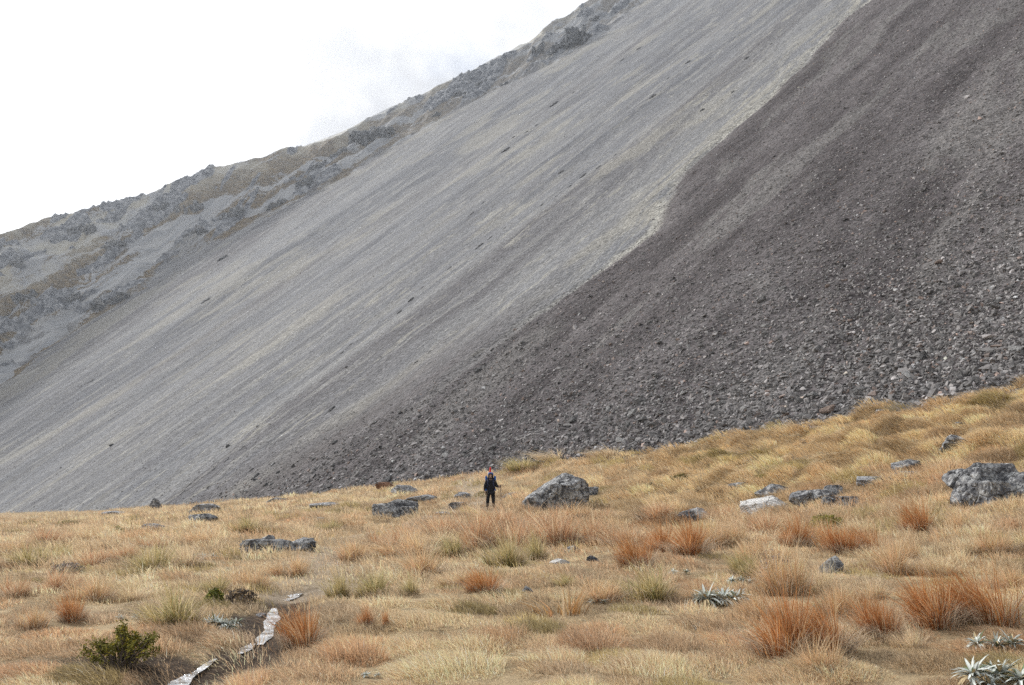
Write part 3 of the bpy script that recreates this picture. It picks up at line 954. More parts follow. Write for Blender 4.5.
TM = {}
for k, nn, cnt in [('rust', 900, 6), ('olive', 520, 3), ('spiky', 100, 2), ('mixed', 620, 4), ('straw', 520, 3), ('pink', 760, 4)]:
    TM[k] = [tussock_mesh(1000 + 31 * i + hash(k[0]) % 1 + ord(k[0]), k, nn) for i in range(cnt)]
NAMES = {'rust': 'red_tussock', 'olive': 'green_tussock', 'spiky': 'spiky_tussock', 'mixed': 'orange_tussock', 'straw': 'straw_tussock', 'pink': 'pink_tussock'}
TFOOT = []


def tussock(u, v, w, h, kind, label, group=None):
    P = at(u, v)
    s = px_m(P)
    i = len(TFOOT)
    o = link(NAMES[kind], TM[kind][i % len(TM[kind])])
    sxy, sz = w * s / .98, h * s / .62
    o.location = P
    o.rotation_euler = (0, 0, float(rng.uniform(-.5, .5)))
    o.scale = (sxy, sxy * .85, sz)
    TFOOT.append((P[0], P[1], sxy * .32))
    tag(o, label, 'grass tussock', group)


TUS = [
    (303, 646, 58, 46, 'rust', 'rust red tussock beside the white trickle'),
    (485, 594, 46, 32, 'rust', 'small rust tussock alone in short pale grass left of centre'),
    (786, 656, 92, 78, 'rust', 'big rust red tussock in the bottom right foreground'),
    (828, 652, 70, 60, 'rust', 'rust tussock against the right flank of the big foreground tussock'),
    (881, 636, 52, 48, 'rust', 'rust tussock between the big foreground tussock and the widest one'),
    (938, 626, 70, 58, 'rust', 'left half of the widest rust tussock clump on the right'),
    (986, 622, 80, 62, 'rust', 'right half of the widest rust tussock clump above the corner daisy'),
    (637, 568, 46, 40, 'rust', 'rust tussock just behind the green tussock in the centre'),
    (690, 554, 60, 42, 'rust', 'round rust tussock below the flat grey rock'),
    (917, 533, 48, 40, 'rust', 'bright rust tussock below and left of the layered boulder'),
    (842, 553, 46, 34, 'rust', 'rust tussock below the green cushion shrub'),
    (893, 574, 54, 40, 'mixed', 'orange tussock combed over right of the lone dark rock'),
    (962, 530, 32, 26, 'mixed', 'small orange tussock below the layered boulder'),
    (992, 554, 52, 32, 'mixed', 'orange tussock close to the right picture edge'),
    (796, 546, 42, 36, 'rust', 'rust tussock left of the green cushion shrub'),
    (762, 535, 60, 28, 'pink', 'hazy pink tussock in front of the white rock'),
    (724, 520, 46, 24, 'pink', 'pink tussock between the flat grey rock and the white rock'),
    (655, 520, 52, 26, 'pink', 'hazy pink tussock left of the flat grey rock'),
    (625, 545, 60, 30, 'pink', 'pale pink tussock left of the round rust tussock'),
    (472, 552, 74, 46, 'pink', 'pink tussock at the left end of the hazy pink band'),
    (512, 550, 80, 50, 'pink', 'pink tussock in the middle of the hazy band below the hiker'),
    (552, 547, 78, 46, 'pink', 'pink tussock below the wedge boulder at the right of the hazy band'),
    (505, 566, 50, 40, 'olive', 'olive tussock in front of the hazy pink band'),
    (452, 556, 34, 24, 'olive', 'small olive tuft left of the hazy pink band'),
    (535, 560, 34, 34, 'olive', 'olive tuft at the right end of the hazy pink band'),
    (575, 518, 44, 18, 'mixed', 'low orange tuft touching the foot of the wedge boulder'),
    (365, 628, 20, 28, 'rust', 'thin sparse rust tuft right of the rust tussock by the trickle'),
    (386, 627, 12, 20, 'rust', 'thinnest rust tuft in the short foreground grass'),
    (338, 598, 30, 34, 'olive', 'bright olive gold tussock beside the path'),
    (374, 596, 44, 28, 'olive', 'low olive tussock right of the bright olive gold one'),
    (410, 595, 24, 24, 'olive', 'narrow olive tuft at the right of the path tussocks'),
    (152, 571, 58, 34, 'olive', 'spreading green tussock in the left meadow'),
    (184, 566, 50, 30, 'straw', 'straw tussock right of the spreading green tussock'),
    (172, 624, 72, 44, 'olive', 'tall olive tussock behind the dark green bush'),
    (648, 598, 74, 40, 'olive', 'green and gold fan shaped tussock in the centre foreground'),
    (562, 616, 66, 36, 'spiky', 'sparse orange spiky tussock in short grass'),
    (566, 585, 34, 14, 'olive', 'small low green tuft above the orange spiky tussock'),
    (782, 594, 64, 60, 'mixed', 'tall orange and olive tussock right of the silver daisy clump'),
    (745, 576, 40, 30, 'olive', 'olive tuft above the silver daisy clump'),
    (818, 592, 50, 42, 'straw', 'straw tussock between the tall orange tussock and the lone dark rock'),
    (216, 592, 40, 22, 'olive', 'green tuft above the tall olive tussock'),
    (250, 588, 50, 26, 'mixed', 'brownish tussock left of the path tussocks'),
    (12, 598, 40, 30, 'pink', 'reddish tussock at the left picture edge'),
    (52, 592, 60, 26, 'pink', 'long reddish tussock near the left picture edge'),
    (92, 566, 50, 26, 'pink', 'reddish tussock left of the spreading green tussock'),
    (122, 562, 40, 24, 'pink', 'small reddish tuft touching the spreading green tussock'),
    (72, 622, 34, 32, 'rust', 'rust tussock in the bottom left meadow'),
    (32, 628, 40, 26, 'mixed', 'orange tussock left of the rust tussock in the bottom left meadow'),
    (28, 566, 44, 26, 'olive', 'olive tussock by the silver plants at the far left'),
    (62, 560, 34, 20, 'olive', 'small olive tuft right of the far left silver plant'),
    (405, 556, 70, 30, 'mixed', 'low orange tussock below the broad boulder heap'),
    (440, 545, 40, 22, 'straw', 'straw tuft below the path stones'),
    (330, 530, 40, 14, 'olive', 'dark olive tuft right of the small black rock'),
    (305, 540, 50, 22, 'straw', 'straw tussock behind the long lichen rock'),
    (246, 532, 44, 20, 'olive', 'olive straw tuft behind the left end of the long lichen rock'),
    (352, 560, 50, 24, 'mixed', 'orange tuft right of the long lichen rock'),
    (700, 604, 36, 26, 'mixed', 'orange tuft left of the silver daisy clump'),
    (960, 556, 40, 26, 'straw', 'straw tussock left of the orange edge tussock'),
    (868, 600, 50, 30, 'straw', 'straw tussock above the widest rust clump'),
    (735, 545, 44, 26, 'mixed', 'orange tussock right of the round rust tussock'),
    (600, 520, 40, 18, 'pink', 'low pink tuft right of the wedge boulder foot'),
    (442, 530, 36, 16, 'mixed', 'orange tuft just right of the broad boulder heap'),
    (860, 535, 40, 24, 'straw', 'straw tussock left of the bright rust tussock'),
    (1012, 590, 50, 30, 'mixed', 'orange tussock behind the widest rust clump at the edge'),
    (440, 536, 60, 30, 'pink', 'pale pink tussock behind the left end of the hazy pink band'),
    (495, 530, 70, 30, 'pink', 'pink tussock right at the hiker boots'),
    (540, 528, 66, 30, 'pink', 'pink tussock between the hiker and the hazy band below the wedge boulder'),
    (590, 545, 50, 34, 'pink', 'pink tussock just right of the hazy pink band'),
    (660, 552, 50, 34, 'rust', 'rust tussock touching the left of the round rust tussock'),
    (712, 548, 46, 34, 'mixed', 'orange tussock touching the right of the round rust tussock'),
    (750, 560, 46, 30, 'mixed', 'orange tuft below the pink tussock in front of the white rock'),
    (820, 545, 44, 30, 'mixed', 'orange tussock below the left end of the green cushion shrub'),
    (870, 552, 44, 30, 'rust', 'rust tussock right of the one below the green cushion'),
    (905, 560, 40, 28, 'mixed', 'orange tussock below the bright rust tussock'),
    (384, 548, 60, 26, 'pink', 'pink tuft left of the low orange tussock'),
    (420, 575, 60, 30, 'mixed', 'low orange tussock above the narrow olive tuft'),
    (455, 585, 40, 24, 'straw', 'straw tuft left of the lone small rust tussock'),
    (600, 600, 60, 26, 'mixed', 'orange tuft between the small silver daisy and the fan shaped tussock'),
    (292, 575, 50, 26, 'mixed', 'orange tuft below the long lichen rock'),
    (90, 600, 60, 28, 'mixed', 'orange tussock in the left meadow above the dark green bush'),
    (130, 600, 46, 24, 'straw', 'straw tussock above the dark green bush'),
    (200, 545, 46, 20, 'mixed', 'orange tuft behind the spreading green tussock'),
    (150, 548, 40, 16, 'pink', 'pink tuft below the pale weathered slab'),
    (40, 545, 60, 20, 'pink', 'pink tussock below the dark green cushion at far left'),
    (90, 540, 50, 16, 'mixed', 'orange tuft between the far left cushions'),
    (14, 556, 36, 22, 'mixed', 'orange tussock at the far left edge above the olive one'),
    (935, 575, 50, 30, 'straw', 'straw tussock above the left half of the widest clump'),
    (840, 615, 50, 36, 'mixed', 'orange tussock behind the big foreground tussock'),
    (760, 618, 46, 34, 'mixed', 'orange tussock at the upper left of the big foreground tussock'),
    (820, 672, 60, 40, 'mixed', 'orange grass arching in front of the big foreground tussock'),
    (910, 648, 40, 30, 'straw', 'straw tuft below the gap left of the widest clump'),
    (560, 460, 60, 14, 'straw', 'long straw mound on the knoll above the wedge boulder'),
    (520, 470, 44, 14, 'olive', 'olive mound on the knoll behind the hiker'),
    (610, 456, 54, 12, 'straw', 'straw mound along the scree edge right of the knoll'),
]
for t_ in TUS: tussock(*t_)

# silver mountain daisies
def leaf_blade(L, w, pitch, yaw, curl, g, base):
    """one folded lance leaf: 5 rows of 3 points"""
    V, F = [], []
    for i in range(6):
        t = i / 5
        r = L * t
        ang = pitch - curl * t
        x = r * math.cos(ang); z = r * math.sin(ang)
        ww = w * (math.sin(math.pi * min(1, .18 + .82 * t)) ** .7 if t < 1 else 0.02)
        for k in (-1, 0, 1):
            lx, ly, lz = x, k * ww, z + abs(k) * ww * .45
            V.append((lx * math.cos(yaw) - ly * math.sin(yaw) + base[0], lx * math.sin(yaw) + ly * math.cos(yaw) + base[1], lz + base[2]))
    for i in range(5):
        for k in (0, 1):
            a = i * 3 + k
            F.append((a, a + 1, a + 4, a + 3))
    return V, F


M_SILV = mat_blades('silver_leaf', .08)


def rosette_mesh(seed, n=46, green=.10):
    g = np.random.default_rng(seed)
    V, F, C = [], [], []
    for i in range(n):
        t = i / n
        yaw = i * 2.39996 + g.uniform(-.2, .2)
        pitch = .30 + 1.05 * t + g.uniform(-.28, .28)
        L = g.uniform(.6, 1.1) * (1 - .35 * t)
        v, f = leaf_blade(L,   .056 * g.uniform(.8, 1.2), pitch, yaw, g.uniform(.1, 1.1), g, (0, 0, 0))
        off = len(V)
        V += v; F += [tuple(q + off for q in p) for p in f]
        c = np.array((.60, .63, .58)) * g.uniform(.6, 1.15)
        if g.random() < green: c = np.array((.13, .17, .09)) * g.uniform(.8, 1.3)
        elif g.random() < .15: c = np.array((.42, .33, .19))
        C += [np.clip(c * (.85 + .25 * (k % 3 == 1)), 0, .8) for k in range(18)]
    me = np_mesh('rosette', np.array(V), [np.array(F)], True, {'Col': np.array(C)})
    me.materials.append(M_SILV)
    return me


RM = [rosette_mesh(50 + i) for i in range(4)]


def daisy(u, v, w, h, n, label, group='silver mountain daisies'):
    P = at(u, v)
    s = px_m(P)
    root = link('mountain_daisy', None)
    root.location = P
    tag(root, label, 'plant', group)
    g = np.random.default_rng(int(u * 7 + v))
    for i in range(n):
        o = link('rosette', RM[int(g.integers(0, 4))], root)
        rs = w * s * (.5 if n == 1 else g.uniform(.24, .32) if n > 4 else g.uniform(.24, .34))
        t = 0 if n == 1 else (-1 + 2 * i / (n - 1)) * (w * s * .5 - rs * .75)
        o.location = (t, g.uniform(-.3, .3) * w * s * .4 if n > 1 else 0, rs * .1 + (g.uniform(0, .14) * h * s if n > 1 else 0))
        o.rotation_euler = (g.uniform(-.35, .35), g.uniform(-.35, .35), g.uniform(0, 6.28))
        o.scale = (rs, rs, rs * g.uniform(.85, 1.2))
    TFOOT.append((P[0], P[1], w * s * .3))


for t_ in [(720, 606, 76, 40, 8, 'largest silver daisy clump in the middle right foreground'),
           (742, 584, 34, 18, 3, 'silver daisy just above the largest middle clump'),
           (680, 574, 24, 14, 2, 'small silver daisy right of the centre green tussock'),
           (598, 604, 22, 16, 2, 'small silver daisy left of the centre green tussock'),
           (1004, 690, 96, 84, 6, 'big silver daisy in the bottom right corner'),
           (1000, 652, 66, 34, 3, 'silver daisy rosettes just above the bottom right corner plant'),
           (204, 559, 28, 14, 3, 'silver daisy in left grass right of the spreading green tussock'),
           (127, 620, 26, 16, 2, 'silver daisy tuft behind the dark green bush'),
           (222, 628, 50, 20, 5, 'wide silver daisy mat on the bank above the trickle'),
           (371, 678, 22, 10, 2, 'tiny silver daisy flat in the bottom foreground grass'),
           (697, 629, 18, 12, 1, 'tiny silver daisy below the largest clump'),
           (60, 566, 26, 13, 2, 'silver plant among olive tussocks at the far left'),
           (655, 487, 18, 7, 2, 'small silver cushion in gold grass right of the wedge boulder'),
           (907, 493, 26, 9, 2, 'silver green cushion left of the layered boulder'),
           (690, 507, 12, 6, 1, 'tiny silver tuft above the flat grey rock')]:
    daisy(*t_)

# shrubs
M_LEAF = mat_blades('shrub_leaf', .2)
M_TWIG = mat_plain('twig', (.12, .095, .075), .9, .2)


def leaf_cloud(pts, nrm, size, cols, g):
    n = len(pts)
    t = np.cross(nrm, g.normal(size=(n, 3))); t /= np.linalg.norm(t, axis=1)[:, None]
    b = np.cross(nrm, t)
    s = size[:, None]
    V = np.stack([pts - t * s * .35, pts + b * s, pts + t * s * .35, pts - b * s], 1).reshape(-1, 3)
    F = (np.arange(n) * 4)[:, None] + np.array([0, 1, 2, 3])
    return V, F, np.repeat(cols, 4, 0)


def shrub(u, v, w, h, label, n=2600, col=(.10, .13, .03), stems=False, group=None, leaf=.035, name='green_shrub'):
    P = at(u, v)
    s = px_m(P)
    W, H = w * s / 2, h * s
    root = link(name, None)
    root.location = P
    tag(root, label, 'shrub', group)
    g = np.random.default_rng(int(u * 3 + v))
    nt = 34 if stems else 60
    if stems:
        V, F = [], []
        tips = []
        for i in range(nt):
            th = g.uniform(0, 6.28); r = math.sqrt(g.random())
            tip = np.array([math.cos(th) * r * W * .95, math.sin(th) * r * W * .6, H * (1.0 - .5 * r * r) * g.uniform(.5, 1.05)])
            tips.append(tip)
            b0 = np.array([tip[0] * .15, tip[1] * .15, -.03])
            prev = None
            for k in range(5):
                t = k / 4
                c = b0 + (tip - b0) * t + np.array([0, 0, .10 * H * math.sin(math.pi * t)]) + g.normal(0, .012, 3) * (k > 0)
                rr_ = .012 * (1 - .6 * t)
                ring = [len(V) + q for q in range(4)]
                for q in range(4): V.append(c + rr_ * np.array([math.cos(q * 1.57), math.sin(q * 1.57), 0]))
                if prev: F += [(prev[q], prev[(q + 1) % 4], ring[(q + 1) % 4], ring[q]) for q in range(4)]
                prev = ring
        link('stem', np_mesh('stem', np.array(V), [np.array(F)], True), root, M_TWIG)
        tips = np.array(tips)
        k = g.integers(0, nt, n)
        along = np.where(g.random(n) < .75, g.uniform(.78, 1.05, n), g.uniform(.45, 1.0, n))
        pts = tips[k] * along[:, None] + g.normal(0, .018, (n, 3))
    else:
        d = g.normal(size=(n, 3)); d[:, 2] = np.abs(d[:, 2]); d /= np.linalg.norm(d, axis=1)[:, None]
        lump = 1 + .3 * perlin(d[:, 0] * 3, d[:, 1] * 3, d[:, 2] * 3 + u)
        pts = d * np.array([W, W * .7, H]) * (lump * g.uniform(.75, 1.0, n))[:, None]
    nrm = g.normal(size=(n, 3)) + np.array([0, 0, .8]); nrm /= np.linalg.norm(nrm, axis=1)[:, None]
    c = np.array(col)[None] * np.exp(g.normal(0, .35, (n, 1)))
    c = np.where((g.random(n) < .15)[:, None], c * np.array([2.2, 1.9, 1.3]), c)
    V, F, C = leaf_cloud(pts, nrm, g.uniform(.6, 1.2, n) * leaf, np.clip(c, 0, .6), g)
    link('foliage', np_mesh('foliage', V, [F], False, {'Col': C}), root, M_LEAF)
    TFOOT.append((P[0], P[1], W * .5))


shrub(122, 667, 84, 40, 'dark green twiggy bush at the bottom left beside the muddy bank', 3000, (.145, .135, .028), True, leaf=.017)
for t_ in [(828, 531, 42, 17, 'bright green cushion shrub between two rust tussocks', 2500, (.15, .15, .025)),
           (68, 527, 26, 8, 'dark green cushion shrub in the far left grass', 900, (.10, .105, .03)),
           (118, 537, 16, 11, 'small upright green shrub in the far left grass', 700, (.15, .14, .04)),
           (681, 481, 20, 8, 'dark green cushion shrub on the gold slope right of the wedge boulder', 1200, (.075, .07, .02)),
           (762, 479, 28, 5, 'low green mat on the gold slope above the rounded lichen rock', 900, (.17, .15, .035)),
           (30, 524, 14, 5, 'tiny green cushion left of the dark green cushion', 500, (.16, .14, .04)),
           (532, 468, 26, 9, 'dark green cushion on the knoll behind the hiker', 900, (.12, .10, .03)),
           (484, 497, 22, 6, 'olive cushion just behind the hiker legs', 900, (.14, .12, .03)),
           (372, 514, 20, 7, 'olive cushion left of the broad boulder heap', 700, (.15, .12, .05)),
           (214, 604, 20, 14, 'small bright green shrub above the tall olive tussock', 900, (.15, .16, .04)),
           (240, 602, 34, 13, 'grey brown twiggy shrub right of the small bright green shrub', 420, (.12, .095, .075)),
           (66, 574, 34, 12, 'grey twiggy shrub left of the reddish tussocks', 380, (.22, .19, .17)),
           (776, 586, 40, 34, 'grey twiggy shrub inside the tall orange and olive tussock', 380, (.24, .20, .19))]:
    shrub(t_[0], t_[1], t_[2], t_[3], t_[4], t_[5], t_[6], leaf=.03)

# ------------------------------------------------------------------ the trickle (open water, sky glare painted pale)
def water_strip(pts, widths, name='water'):
    V, F = [], []
    P = [at(u, v) for u, v in pts]
    P = np.array(P)
    # densify
    t = np.arange(len(P)); tt = np.linspace(0, len(P) - 1, 26 * len(P))
    X = np.stack([np.interp(tt, t, P[:, k]) for k in range(3)], -1)
    Wd = np.interp(tt, t, widths)
    d = np.gradient(X[:, :2], axis=0); d /= np.linalg.norm(d, axis=1)[:, None] + 1e-9
    nrm = np.stack([-d[:, 1], d[:, 0]], -1)
    arc = np.r_[0, np.cumsum(np.hypot(*np.diff(X[:, :2], axis=0).T))] + P[0, 0] * 3
    wl = Wd * np.clip(.7 + .75 * fbm(arc * 1.25, 3.3 + 0 * arc, 0.0, 3), .08, 1.6)
    wr = Wd * np.clip(.7 + .75 * fbm(arc * 1.25, 8.3 + 0 * arc, 0.0, 3), .08, 1.6)
    nrm = np.stack([np.convolve(np.pad(nrm[:, q], 12, 'edge'), np.ones(25) / 25, 'valid') for q in (0, 1)], -1)
    rows = []
    lvl = X[:, 2] * .5 + np.interp(tt, t, np.convolve(np.r_[P[:1, 2], P[:, 2], P[-1:, 2]], [.25, .5, .25], 'valid')) * .5
    for k in range(7):
        f = -1 + 2 * k / 6
        off = np.where(f < 0, f * wl, f * wr)
        xy = X[:, :2] + nrm * off[:, None]
        rows.append(np.concatenate([xy, (lvl + .012 + .0025 * perlin(xy[:, 0] * 14, xy[:, 1] * 14, 2.2))[:, None]], 1))
    G = np.stack(rows, 1)
    o = link(name, np_mesh(name, G.reshape(-1, 3), [grid_faces(G.shape[0], 7)], True), None, M_WATER)
    tag(o, kind='structure')


N_ = NT('painted_glare_water', .10, 1.0)
pz = N_.noise(N_.pos(), 7.0, 5, .7)
N_.base(N_.ramp(pz, [(.38, (.10, .09, .075)), (.50, (.50, .51, .52)), (.60, (.72, .74, .76))]))  # pale tones paint the glare of the sky into the water
N_.bump(N_.noise(N_.pos(), 22.0, 3, .6), .02, 1.0)
M_WATER = N_.m
water_strip([(168, 692), (180, 682), (192, 675), (206, 666), (216, 660)], [.12, .12, .09, .08, .02])
water_strip([(240, 655), (247, 650), (254, 645)], [.03, .09, .03])
water_strip([(261, 646), (266, 637), (268, 626), (271, 617), (274, 609)], [.04, .11, .13, .10, .03])
water_strip([(287, 601), (294, 597), (302, 594)], [.05, .10, .03])

# ------------------------------------------------------------------ hiker
def skinned(name, verts, edges, radii, root=0, sub=2):
    me = bpy.data.meshes.new(name)
    me.from_pydata(verts, edges, [])
    o = bpy.data.objects.new(name, me)
    COL.objects.link(o)
    md = o.modifiers.new('skin', 'SKIN')
    md.use_smooth_shade = True
    for i, sv in enumerate(me.skin_vertices[0].data):
        r = radii[i]
        sv.radius = (r, r) if not isinstance(r, tuple) else r
        sv.use_root = (i == root)
    s = o.modifiers.new('subsurf', 'SUBSURF'); s.levels = sub; s.render_levels = sub
    dg = bpy.context.evaluated_depsgraph_get()
    out = bpy.data.meshes.new_from_object(o.evaluated_get(dg))
    bpy.data.objects.remove(o)
    out.name = name
    for p in out.polygons: p.use_smooth = True
    return out


def build_hiker():
    P = at(490.5, 509.5)
    root = link('person', None)
    root.location = P
    root.scale = (1.02, 1.0, .92)
    root.rotation_euler = (0, 0, -math.atan2(P[0], P[1]))
    tag(root, 'hiker in dark hooded jacket and trousers standing left of the wedge boulder', 'person')
    M_SKIN = mat_plain('skin', (.30, .19, .14), .6, .3)
    M_BLACK = mat_plain('black_cloth', (.012, .012, .015), .85, .2)
    M_GAIT = mat_plain('gaiter', (.09, .075, .06), .85, .2)
    M_BOOT = mat_plain('boot', (.14, .12, .10), .8, .2)
    M_BLUE = mat_plain('blue_fabric', (.02, .11, .38), .7, .3)
    M_DBLUE = mat_plain('navy_fabric', (.015, .02, .05), .8, .3)
    M_RED = mat_plain('red_fabric', (.60, .03, .025), .6, .3)
    M_POLE = mat_plain('pole_metal', (.10, .10, .11), .4, .5)
    # faces the camera: camera lies along -y in local space
    V, E, Rr = [], [], []

    def add(p, r, prev=None):
        V.append(p); Rr.append(r)
        if prev is not None: E.append((prev, len(V) - 1))
        return len(V) - 1
    pel = add((0, 0, .95), (.15, .11))
    wst = add((0, -.01, 1.10), (.145, .105), pel)
    chs = add((0, -.02, 1.30), (.175, .12), wst)
    nck = add((0, -.02, 1.47), .065, chs)
    nk2 = add((0, -.035, 1.54), .055, nck)
    hd1 = add((0, -.05, 1.62), (.078, .092), nk2)
    hd2 = add((0, -.045, 1.70), (.078, .095), hd1)
    add((0, -.035, 1.765), (.05, .06), hd2)
    nose = add((0, -.165, 1.645), .014, hd1)
    arm = {}
    for sx in (-1, 1):
        sh = add((sx * .175, -.01, 1.42), .075, chs)
        if sx < 0:
            el = add((-.26, .0, 1.14), .052, sh); wr = add((-.255, -.06, .90), .036, el)
            pa = add((-.25, -.08, .82), (.022, .042), wr)
            hd = np.array((-.25, -.085, .76)); dr = np.array((.0, -.02, -1.0))
        else:
            el = add((.28, -.02, 1.16), .052, sh); wr = add((.40, -.18, 1.13), .036, el)
            pa = add((.445, -.235, 1.155), (.03, .036), wr)
            hd = np.array((.465, -.26, 1.17)); dr = np.array((.3, -.8, -.1))
        arm[sx] = (sh, el, wr, pa)
        base = np.array(V[pa])
        for q in range(4):
            s0 = base + np.array([0, .028 - .019 * q, 0]) if sx < 0 else base + np.array([.005, -.01, .03 - .02 * q])
            ln = [.055, .068, .072, .06][q]
            f1 = add(tuple(s0 + dr * ln * .6), .0095, pa)
            cu = np.array((.012, 0, -.012)) if sx < 0 else np.array((-.035, -.01, -.008))
            f2 = add(tuple(s0 + dr * ln + cu), .009, f1)
            add(tuple(s0 + dr * ln + cu * 2.4 + (np.array((.004, 0, -.012)) if sx < 0 else np.array((-.01, .025, 0)))), .008, f2)
        t1 = add(tuple(base + (np.array((.025, -.035, -.01)) if sx < 0 else np.array((-.035, -.012, .025)))), .011, pa)
        add(tuple(base + (np.array((.03, -.055, -.045)) if sx < 0 else np.array((-.025, -.05, .02)))), .009, t1)
    for sx in (-1, 1):
        hp = add((sx * .095, 0, .88), .098, pel)
        kn = add((sx * .125, -.03, .50), .064, hp)
        cf = add((sx * .135, -.005, .30), .058, kn)
        an = add((sx * .14, .0, .09), .042, cf)
        hl = add((sx * .14, .03, .045), .042, an)
        add((sx * .155, -.15, .035), (.042, .03), hl)
    body = link('body', skinned('body', V, E, Rr), root, M_SKIN)
    # face: sockets and mouth as small dark relief pieces joined in hair/hood shadow
    # clothing
    ja_v = [(0, 0, .86), (0, -.005, .98), (0, -.015, 1.14), (0, -.02, 1.32), (0, -.02, 1.46)]
    ja_e = [(0, 1), (1, 2), (2, 3), (3, 4)]
    ja_r = [(.19, .145), (.185, .14), (.18, .14), (.205, .15), .09]
    for sx in (-1, 1):
        sh, el, wr, pa = arm[sx]
        i0 = len(ja_v)
        ja_v += [V[sh], V[el], tuple(np.array(V[wr]) * .95 + np.array(V[el]) * .05)]
        ja_r += [.10, .075, .056]
        ja_e += [(3, i0), (i0, i0 + 1), (i0 + 1, i0 + 2)]
    link('jacket', skinned('jacket', ja_v, ja_e, ja_r, 2), root, M_BLACK)
    tr_v, tr_e, tr_r = [(0, 0, .93)], [], [(.175, .135)]
    for sx in (-1, 1):
        i0 = len(tr_v)
        tr_v += [(sx * .10, 0, .84), (sx * .125, -.025, .52), (sx * .138, -.005, .26)]
        tr_r += [.118, .086, .078]
        tr_e += [(0, i0), (i0, i0 + 1), (i0 + 1, i0 + 2)]
    link('trousers', skinned('trousers', tr_v, tr_e, tr_r), root, M_BLACK)
    for sx in (-1, 1):
        link('gaiter', skinned('gaiter', [(sx * .138, -.003, .32), (sx * .142, .005, .20), (sx * .145, .01, .10)], [(0, 1), (1, 2)], [.074, .07, .062]), root, M_GAIT)
        link('boot', skinned('boot', [(sx * .143, .035, .06), (sx * .148, -.05, .05), (sx * .158, -.165, .04)], [(0, 1), (1, 2)], [.06, .056, .05]), root, M_BOOT)
    # hood: shell open at the face
    bm = bmesh.new()
    bmesh.ops.create_uvsphere(bm, u_segments=28, v_segments=18, radius=1)
    for v in bm.verts:
        v.co = Vector((v.co.x * .125, v.co.y * .14 - .02, v.co.z * .165 + 1.655))
    bmesh.ops.delete(bm, geom=[v for v in bm.verts if v.co.y < -.10 and abs(v.co.x) < .07 and 1.56 < v.co.z < 1.75], context='VERTS')
    me = bpy.data.meshes.new('hood'); bm.to_mesh(me); bm.free()
    for p in me.polygons: p.use_smooth = True
    hood = link('hood', me, root, M_BLACK)
    sd = hood.modifiers.new('shell', 'SOLIDIFY'); sd.thickness = .012
    for sx in (-1, 1):
        bm = bmesh.new(); bmesh.ops.create_uvsphere(bm, u_segments=10, v_segments=8, radius=.013)
        me = bpy.data.meshes.new('eye'); bm.to_mesh(me); bm.free()
        e = link('eye', me, root, M_DBLUE); e.location = (sx * .033, -.142, 1.665)
    # backpack worn behind, taller than the head
    bp = link('backpack', None)
    bp.location = P; bp.scale = root.scale; bp.rotation_euler = root.rotation_euler
    tag(bp, 'tall blue and black backpack with a red roll on top worn by the hiker', 'backpack')

    def soft_box(name, cx, cy, cz, sx, sy, sz, mat, parent, bev=.05, taper=1.0):
        bm = bmesh.new(); bmesh.ops.create_cube(bm, size=1)
        for v in bm.verts:
            k = taper if v.co.z > 0 else 1
            v.co = Vector((v.co.x * sx * k, v.co.y * sy * k, v.co.z * sz))
        bmesh.ops.bevel(bm, geom=bm.edges[:], offset=bev, segments=4, affect='EDGES', profile=.6)
        me = bpy.data.meshes.new(name); bm.to_mesh(me); bm.free()
        for p in me.polygons: p.use_smooth = True
        o = link(name, me, parent, mat); o.location = (cx, cy, cz)
        return o
    soft_box('pack_body', 0, .27, 1.27, .44, .24, .66, M_DBLUE, bp, .07)
    soft_box('side_pocket', -.20, .24, 1.52, .10, .18, .30, M_BLUE, bp, .04)
    soft_box('side_pocket', .20, .24, 1.52, .10, .18, .30, M_BLUE, bp, .04)
    soft_box('lid', 0, .22, 1.77, .27, .24, .16, M_BLUE, bp, .06, .8)
    for sx in (-1, 1):
        soft_box('hip_belt', sx * .215, .05, .97, .06, .28, .09, M_BLUE, bp, .025)
        st = skinned('shoulder_strap', [(sx * .10, .13, 1.50), (sx * .115, -.02, 1.535), (sx * .12, -.16, 1.40), (sx * .15, -.14, 1.15), (sx * .18, .06, 1.02)],
                     [(0, 1), (1, 2), (2, 3), (3, 4)], [(.03, .012)] * 5, 0, 1)
        link('shoulder_strap', st, bp, M_DBLUE)
    rl = skinned('red_roll', [(-.02, .26, 1.80), (-.02, .26, 1.95), (-.015, .26, 2.12)], [(0, 1), (1, 2)], [.045, .045, .04], 0, 2)
    link('red_roll', rl, bp, M_RED)
    # trekking pole in the hand
    tp = link('trekking_pole', None)
    tp.location = P; tp.scale = root.scale; tp.rotation_euler = root.rotation_euler
    tag(tp, 'thin trekking pole planted at the side of the hiker', 'trekking pole')
    hx, hy = V[arm[1][3]][0] + .02, V[arm[1][3]][1] - .04
    link('grip', skinned('grip', [(hx, hy, 1.08), (hx, hy, 1.15), (hx, hy, 1.24)], [(0, 1), (1, 2)], [.017, .02, .022], 0, 1), tp, M_BLACK)
    link('shaft', skinned('shaft', [(hx, hy, 1.09), (hx + .01, hy - .01, .6), (hx + .03, hy - .02, -.02)], [(0, 1), (1, 2)], [.011, .010, .007], 0, 1), tp, M_POLE)
    link('basket', skinned('basket', [(hx + .028, hy - .02, .055), (hx + .029, hy - .02, .045)], [(0, 1)], [.035, .035], 0, 1), tp, M_BLACK)


build_hiker()

